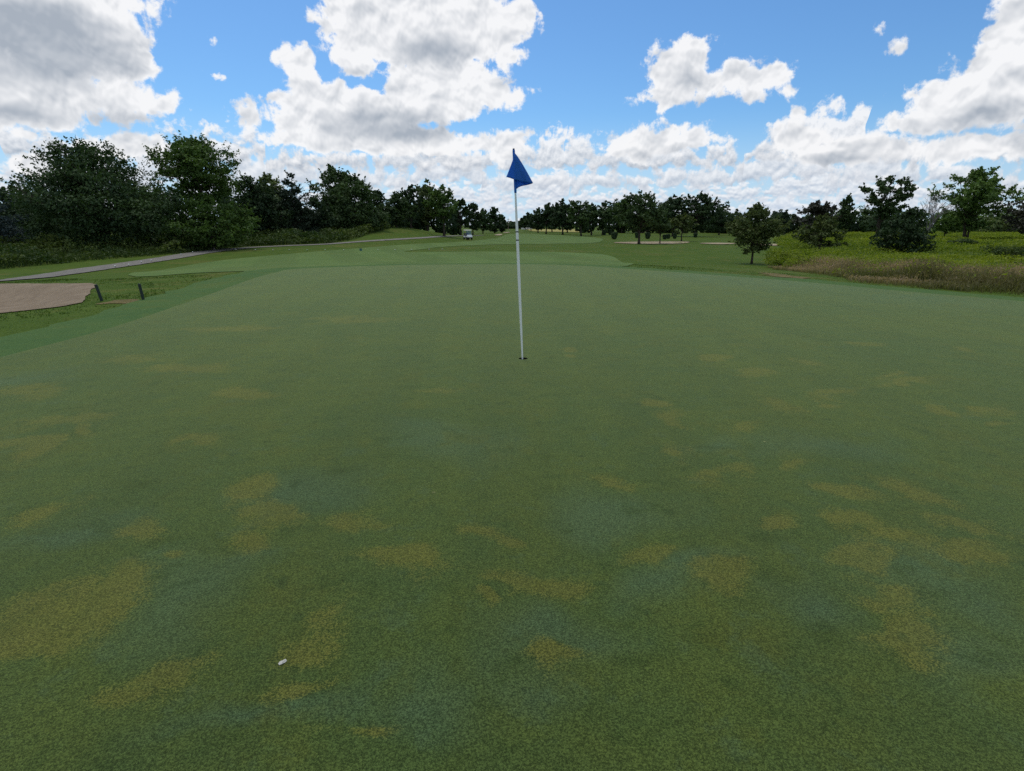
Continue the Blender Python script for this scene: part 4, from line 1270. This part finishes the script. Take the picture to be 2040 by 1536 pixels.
# ------------------------------------------------------------------ grasses and weeds
def blades(name, x, y, h, w, lean, tint0, tint1, mat, r, z=None, **kw):
    """upright two step blades"""
    n = len(x)
    z = terrain(x, y) if z is None else z
    a = r.random(n) * 6.28; la = r.random(n) * 6.28
    b = np.stack([x, y, z - 0.02], 1)
    wd = np.stack([np.cos(a), np.sin(a), np.zeros(n)], 1) * (w / 2)[:, None]
    ld = np.stack([np.cos(la), np.sin(la), np.zeros(n)], 1) * (lean * h)[:, None]
    up = np.stack([np.zeros(n), np.zeros(n), h], 1)
    v = np.stack([b - wd, b + wd, b + up * 0.6 + ld * 0.35 + wd * 0.9, b + up * 0.6 + ld * 0.35 - wd * 0.9, b + up + ld], 1).reshape(-1, 3)
    o = np.arange(n)[:, None] * 5
    f4 = o + np.array([0, 1, 2, 3]); f3 = o + np.array([3, 2, 4])
    t = np.stack([tint0, tint0, (tint0 + tint1) / 2, (tint0 + tint1) / 2, tint1], 1).ravel()
    me = mesh_from(name, v, [f4, f3], attrs={'tint': np.clip(t, 0, 1)}, mats=(mat,))
    return obj(name, me, **kw)

def scatter(poly, n, r, power=1.5):
    """points inside a ring, thinning with distance"""
    rr = np.hypot(poly[:, 0], poly[:, 1]); aa = np.arctan2(poly[:, 0], poly[:, 1])
    r0, r1 = max(rr.min() * 0.8, 2), rr.max() * 1.02
    X, Y = [], []
    tot = 0
    while tot < n:
        u = r.random(n * 2)
        e = 2 - power
        rad = (r0 ** e + u * (r1 ** e - r0 ** e)) ** (1 / e)
        a = aa.min() + r.random(n * 2) * (aa.max() - aa.min())
        x, y = rad * np.sin(a), rad * np.cos(a)
        k = inside(poly, x, y)
        X.append(x[k]); Y.append(y[k]); tot += k.sum()
    return np.concatenate(X)[:n], np.concatenate(Y)[:n]

MEADOW = np.array([at(*p) for p in [(1526, 534), (1580, 541), (1640, 550), (1700, 562), (1850, 577), (2040, 589), (2300, 606), (2600, 480), (2300, 467), (1640, 464.5), (1570, 470), (1540, 480), (1560, 500), (1530, 512)]])
FRONT = np.array([at(*p) for p in [(1526, 534), (1580, 541), (1640, 550), (1700, 562), (1850, 577), (2040, 589), (2300, 606), (2300, 560), (2040, 548), (1850, 540), (1720, 535), (1640, 532), (1580, 525)]])
r = np.random.default_rng(77)
x, y = scatter(FRONT, 80000, r, 1.2)
x = x + 0.5 * fbm(x, y, 1.5, 2); y = y + 0.6 * fbm(x + 40, y, 1.5, 2)
kk = inside(FRONT, x, y); x, y = x[kk], y[kk]
dF = edge_dist(FRONT, x, y)
kk = r.random(len(x)) < 0.25 + 0.75 * sstep(dF, 0, 1.5); x, y, dF = x[kk], y[kk], dF[kk]
pk = np.clip(0.80 + 0.75 * fbm(x, y, 3.0, 3) + 0.25 * (x - 14) / 8, 0, 1)
h = (0.30 + 0.38 * r.random(len(x))) * (0.30 + 0.75 * sstep(dF, 0, 2.4)) * (0.9 + 0.5 * fbm(x, y, 1.8, 3))
blades('tall_grass', x, y, np.clip(h, 0.15, 1.1), 0.014 + 0.014 * r.random(len(x)), 0.15 + 0.35 * r.random(len(x)), 0.05 + 0.25 * pk * r.random(len(x)), pk * (0.6 + 0.6 * r.random(len(x))), L['tallgrass'], r,
       label='tall pinkish brown seeding grass along the meadow edge', cat='grass', kind='stuff')
k = r.random(len(x)) < np.clip(0.15 + 0.75 * pk, 0, 1) * 0.75
xs, ys, hs = x[k], y[k], np.clip(h, 0.15, 1.1)[k]
n = len(xs)
pos = np.stack([xs + r.normal(0, 0.05, n), ys + r.normal(0, 0.05, n), terrain(xs, ys) + hs * (0.80 + 0.25 * r.random(n))], 1)
obj('seed_heads', leaves_mesh('seed_heads', pos, r.normal(size=(n, 3)) * [1, 1, 0.4], 0.05 + 0.06 * r.random(n), np.clip(pk[k] * (0.7 + 0.5 * r.random(n)), 0, 1), L['tallgrass'], r, 0.35),
    label='feathery pinkish seed heads over the tall meadow grass', cat='grass', kind='stuff')

def weeds(name, poly, n, hmean, size, mat, r, label, power=1.4, keep=None, clump=4.0, amp=0.6):
    x, y = scatter(poly, n, r, power)
    if keep is not None:
        k = keep(x, y); x, y = x[k], y[k]
    m = len(x)
    hh = np.clip(hmean * (0.75 + amp * fbm(x, y, clump, 3)), 0.08, None)
    z = terrain(x, y) + hh * (1 - 0.55 * r.random(m) ** 1.6)
    dist = np.hypot(x, y)
    nr = r.normal(size=(m, 3)) * 0.6 + [0, 0, 0.8]
    t = np.clip(0.45 + 0.45 * fbm(x + 9, y, clump * 1.6, 2) + r.normal(0, 0.2, m), 0, 1)
    s = size * (0.6 + 0.8 * r.random(m)) * np.clip(dist / 40, 0.7, 3.0)
    return obj(name, leaves_mesh(name, np.stack([x, y, z], 1), nr, s, t, mat, r, 0.5), label=label, cat='weeds', kind='stuff')
weeds('meadow_weeds', MEADOW, 190000, 0.80, 0.115, L['weeds'], r, 'yellow green weeds filling the meadow', 1.5, keep=lambda x, y: ~inside(FRONT, x, y) | (np.random.default_rng(1).random(len(x)) < 0.10))
BRUSH_L = np.array([at(*p) for p in [(-300, 540), (-100, 540), (0, 537), (60, 531), (130, 525), (200, 518), (330, 508), (420, 499), (480, 492), (560, 489), (650, 486), (700, 478), (745, 464), (775, 457)]] +
                   [place(790, 150)[:2], place(700, 140)[:2], place(500, 115)[:2], place(300, 95)[:2], place(100, 85)[:2], place(-250, 75)[:2]])
weeds('undergrowth', BRUSH_L, 90000, 0.9, 0.17, L['weeds_dark'], r, 'dark undergrowth along the foot of the woodland', 1.2, clump=3.2, amp=1.0,
      keep=lambda x, y: ~((x / y > -0.76) & (x / y < -0.47)) | (np.random.default_rng(2).random(len(x)) < 0.35))
x, y = scatter(BRUSH_L, 26000, r, 1.2)
dB = edge_dist(BRUSH_L, x, y); k = dB < 7; x, y, dB = x[k], y[k], dB[k]
blades('weed_grass', x, y, (0.4 + 0.6 * r.random(len(x))) * (0.6 + 0.4 * np.clip(dB / 2, 0, 1)), 0.03 + 0.03 * r.random(len(x)), 0.1 + 0.3 * r.random(len(x)), 0.1 * r.random(len(x)), np.clip(0.35 + 0.5 * fbm(x, y, 5, 2) + 0.2 * r.random(len(x)), 0, 1), L['weeds_dark'], r,
       label='unmown grass fringing the woodland by the cart path', cat='grass', kind='stuff')

# rough grass blades round the collar, bunker and path
def edge_blades(ring, n, wmin, wmax, r, keep):
    k = r.integers(0, len(ring), n)
    a, b = ring[k], ring[(k + 1) % len(ring)]
    u = r.random(n)[:, None]
    t = b - a; t = t / (np.linalg.norm(t, axis=1)[:, None] + 1e-9)
    p = a + (b - a) * u + np.stack([t[:, 1], -t[:, 0]], 1) * (wmin + (wmax - wmin) * r.random(n) ** 1.3)[:, None]
    m = keep(p[:, 0], p[:, 1])
    return p[m]
ring = resample(COLLAR, 0.3)
nosand = lambda x, y: ~inside(BUNKER, x, y) & ~inside(COLLAR, x, y) & ~inside(FAIRWAY, x, y) & ~inside(SCRAPE, x, y) & (y > -2) & ~((x / np.maximum(y, 1) > -0.40) & (x / np.maximum(y, 1) < 0.13))
p1 = np.vstack([edge_blades(ring, 52000, -3.2, 3.2, r, nosand), edge_blades(resample(BUNKER, 0.2), 16000, -1.4, 1.4, r, nosand)])
x, y = p1[:, 0], p1[:, 1]
d = np.hypot(x, y)
blades('rough_grass', x, y, (0.022 + 0.028 * r.random(len(x))) * (1 + 0.5 * fbm(x, y, 1.2, 2)), (0.006 + 0.008 * r.random(len(x))) * np.clip(d / 9, 0.8, 3), 0.3 + 0.5 * r.random(len(x)), 0.1 + 0.25 * r.random(len(x)),
       np.clip(0.5 + 0.4 * fbm(x, y, 2.5, 2) + 0.2 * r.random(len(x)), 0, 1), L['roughblade'], r, label='longer rough grass blades edging the collar and bunker', cat='grass', kind='stuff')

# single shrubs in the meadow
def make_shrub(px, py, hw, h, leaf, label, seed):
    r = np.random.default_rng(seed)
    X, Y = at(px, py); z0 = tz(X, Y); mpp = place(px, Y)[3]
    Rr, H = hw * mpp, h * mpp
    root = obj('shrub', None, loc=(X, Y, z0), label=label, cat='shrub')
    n = 2600
    nb = 16
    bc = np.stack([r.normal(0, 0.42, nb) * Rr, r.normal(0, 0.42, nb) * Rr, H * (0.25 + 0.45 * r.random(nb))], 1)
    idx = r.integers(0, nb, n)
    d = r.normal(size=(n, 3)); d /= np.linalg.norm(d, axis=1)[:, None]; d[:, 2] = np.abs(d[:, 2]) * np.where(r.random(n) < .8, 1, -.6)
    pos = bc[idx] + d * (0.5 + 0.5 * r.random(n))[:, None] * np.array([Rr * 0.42, Rr * 0.42, H * 0.38])
    pos[:, 2] = np.maximum(pos[:, 2], 0.02)
    obj('foliage', leaves_mesh('foliage', pos, d + r.normal(size=(n, 3)) * .4 + [0, 0, .4], 3.6 * mpp * (0.7 + 0.6 * r.random(n)), np.clip(r.normal(0.5, .2, nb)[idx] + r.normal(0, .2, n), 0, 1), L[leaf], r), root)
    mb = MB()
    for c in bc: mb.tube([(0, 0, -0.1), c * [0.4, 0.4, 0.5], c], [0.03, 0.02, 0.008], 5)
    mb.build('stems', M['bark'], root)
make_shrub(1560, 534, 42, 36, 'weeds', 'rounded leafy shrub at the meadow corner by the young tree', 501)
make_shrub(1600, 540, 36, 32, 'weeds', 'leafy shrub next to the corner shrub in the meadow', 502)
make_shrub(2012, 523, 38, 36, 'weeds_dark', 'dark leafy shrub rising out of the pinkish grass', 503)
make_shrub(1700, 538, 34, 26, 'weeds', 'low leafy shrub between the pinkish grass and the bushy tree', 504)
make_shrub(1858, 536, 40, 26, 'weeds', 'low leafy shrub right of the dense bushy tree', 505)
make_shrub(1915, 492, 24, 16, 'weeds_dark', 'small dark shrub out in the open meadow', 506)

# ------------------------------------------------------------------ golf cart
def make_cart():
    X, Y, z0, mpp = place(932, 118)
    root = obj('golf_cart', None, loc=(X, Y, z0 + 0.06), label='white golf cart with a cream roof parked on the fairway', cat='golf cart')
    root.rotation_euler = (0, 0, R(26))
    # front faces -Y
    m = MB(); m.box((0, -0.90, 0.66), (1.14, 0.66, 0.50), 0.12, (0.88, 0.50)); m.box((0, -1.10, 0.54), (1.12, 0.22, 0.30), 0.06, (0.97, 0.6))
    m.build('front_cowl', M['cart_white'], root)
    m = MB(); m.box((0, -1.19, 0.33), (1.06, 0.14, 0.16), 0.04); m.build('front_bumper', M['black'], root)
    for sx in (-1, 1):
        m = MB(); m.box((sx * 0.40, -1.218, 0.55), (0.16, 0.02, 0.09), 0.008); m.build('headlight', M['steel'], root)
    m = MB(); m.box((0, 0.0, 0.30), (1.08, 2.1, 0.10), 0.03); m.build('floor', M['black'], root)
    m = MB(); m.box((0, 0.62, 0.52), (1.16, 0.95, 0.36), 0.10); m.build('rear_body', M['cart_white'], root)
    m = MB(); m.box((0, 0.28, 0.76), (1.06, 0.50, 0.13), 0.05); m.build('seat', M['seat'], root)
    m = MB(); m.box((0, 0.56, 1.02), (1.04, 0.10, 0.36), 0.04); m.build('backrest', M['seat'], root)
    ws = MB(); ws.add([(-0.52, -0.70, 0.86), (0.52, -0.70, 0.86), (0.50, -0.50, 1.66), (-0.50, -0.50, 1.66), (-0.52, -0.69, 0.86), (0.52, -0.69, 0.86), (0.50, -0.49, 1.66), (-0.50, -0.49, 1.66)],
                     [(0, 1, 2, 3), (7, 6, 5, 4), (0, 4, 5, 1), (3, 2, 6, 7)])
    w = ws.build('windshield', M['glass'], root)
    MB().tube([(-0.52, -0.60, 1.26), (0.52, -0.60, 1.26)], [0.014, 0.014], 6).build('frame_bar', M['black'], w)
    m = MB(); m.box((0, 0.12, 1.77), (1.20, 1.70, 0.16), 0.06, (0.90, 0.93)); m.build('roof', M['cream'], root)
    for sx in (-1, 1):
        m = MB(); m.tube([(sx * 0.54, -0.72, 0.80), (sx * 0.51, -0.50, 1.72)], [0.022, 0.022], 6); m.build('roof_post', M['black'], root)
        m = MB(); m.tube([(sx * 0.53, 0.72, 0.70), (sx * 0.52, 0.80, 1.72)], [0.022, 0.022], 6); m.build('roof_post', M['steel'], root)
        m = MB(); m.tube([(sx * 0.56, 0.10, 0.82), (sx * 0.56, 0.12, 0.98), (sx * 0.56, 0.42, 0.98), (sx * 0.56, 0.5, 0.84)], [0.016] * 4, 6); m.build('arm_rail', M['black'], root)
    m = MB(); m.tube([(-0.27, -0.62, 0.72), (-0.27, -0.30, 0.98)], [0.018, 0.018], 6)
    a = np.linspace(0, 2 * math.pi, 17); m.tube([(-0.27 + 0.17 * math.cos(t), -0.30 + 0.10 * math.sin(t), 0.99 + 0.12 * math.sin(t)) for t in a], [0.014] * 17, 6, False)
    m.build('steering_wheel', M['black'], root)
    for sx in (-1, 1):
        for yy in (-0.82, 0.78):
            t = MB().lathe([(0.10, -0.10), (0.21, -0.10), (0.235, -0.06), (0.235, 0.06), (0.21, 0.10), (0.10, 0.10)], 18, (sx * 0.50, yy, 0.18), 'x').build('wheel', M['rubber'], root, True)
            MB().lathe([(0.0, 0.095 * sx), (0.06, 0.10 * sx), (0.105, 0.085 * sx)], 14, (sx * 0.50, yy, 0.18), 'x').build('rim', M['steel'], t, True)
    for sx in (-0.26, 0.26):
        m = MB(); m.tube([(sx, 0.98, 0.50), (sx * 1.02, 1.04, 1.25)], [0.13, 0.15], 10); m.build('bag_well', M['black'], root)
make_cart()

# ------------------------------------------------------------------ far building and utility pole
def make_house():
    X, Y, z0, mpp = place(1049, 420)
    root = obj('white_house', None, loc=(X, Y, z0), label='small white house half hidden at the end of the avenue', cat='house')
    root.rotation_euler = (0, 0, R(18))
    MB().box((0, 0, 1.4), (6.4, 5.0, 3.0)).build('wall', M['siding'], root)
    m = MB(); m.add([(-3.5, -2.9, 2.85), (3.5, -2.9, 2.85), (3.5, 2.9, 2.85), (-3.5, 2.9, 2.85), (-3.5, 0, 4.3), (3.5, 0, 4.3)], [(0, 1, 5, 4), (2, 3, 4, 5), (3, 2, 1, 0)], [(0, 4, 3), (1, 2, 5)])
    m.build('roof', M['roofing'], root)
    for xx in (-1.9, 1.7):
        w = MB().box((xx, -2.51, 1.7), (1.0, 0.06, 1.1)).build('window', M['black'], root)
        MB().box((xx, -2.53, 1.08), (1.2, 0.10, 0.08)).build('sill', M['cart_white'], w)
    MB().box((0, -2.51, 0.98), (0.95, 0.06, 2.0)).build('door', M['roofing'], root)
make_house()
X, Y, z0, mpp = place(1012.5, 330)
root = obj('utility_pole', None, loc=(X, Y, z0), label='thin wooden utility pole in the fairway gap', cat='pole')
MB().tube([(0, 0, -0.5), (0, 0, 6.4)], [0.16, 0.11], 8).build('shaft', M['wood'], root)
MB().box((0, 0.14, 5.9), (1.8, 0.1, 0.12)).build('crossarm', M['wood'], root)
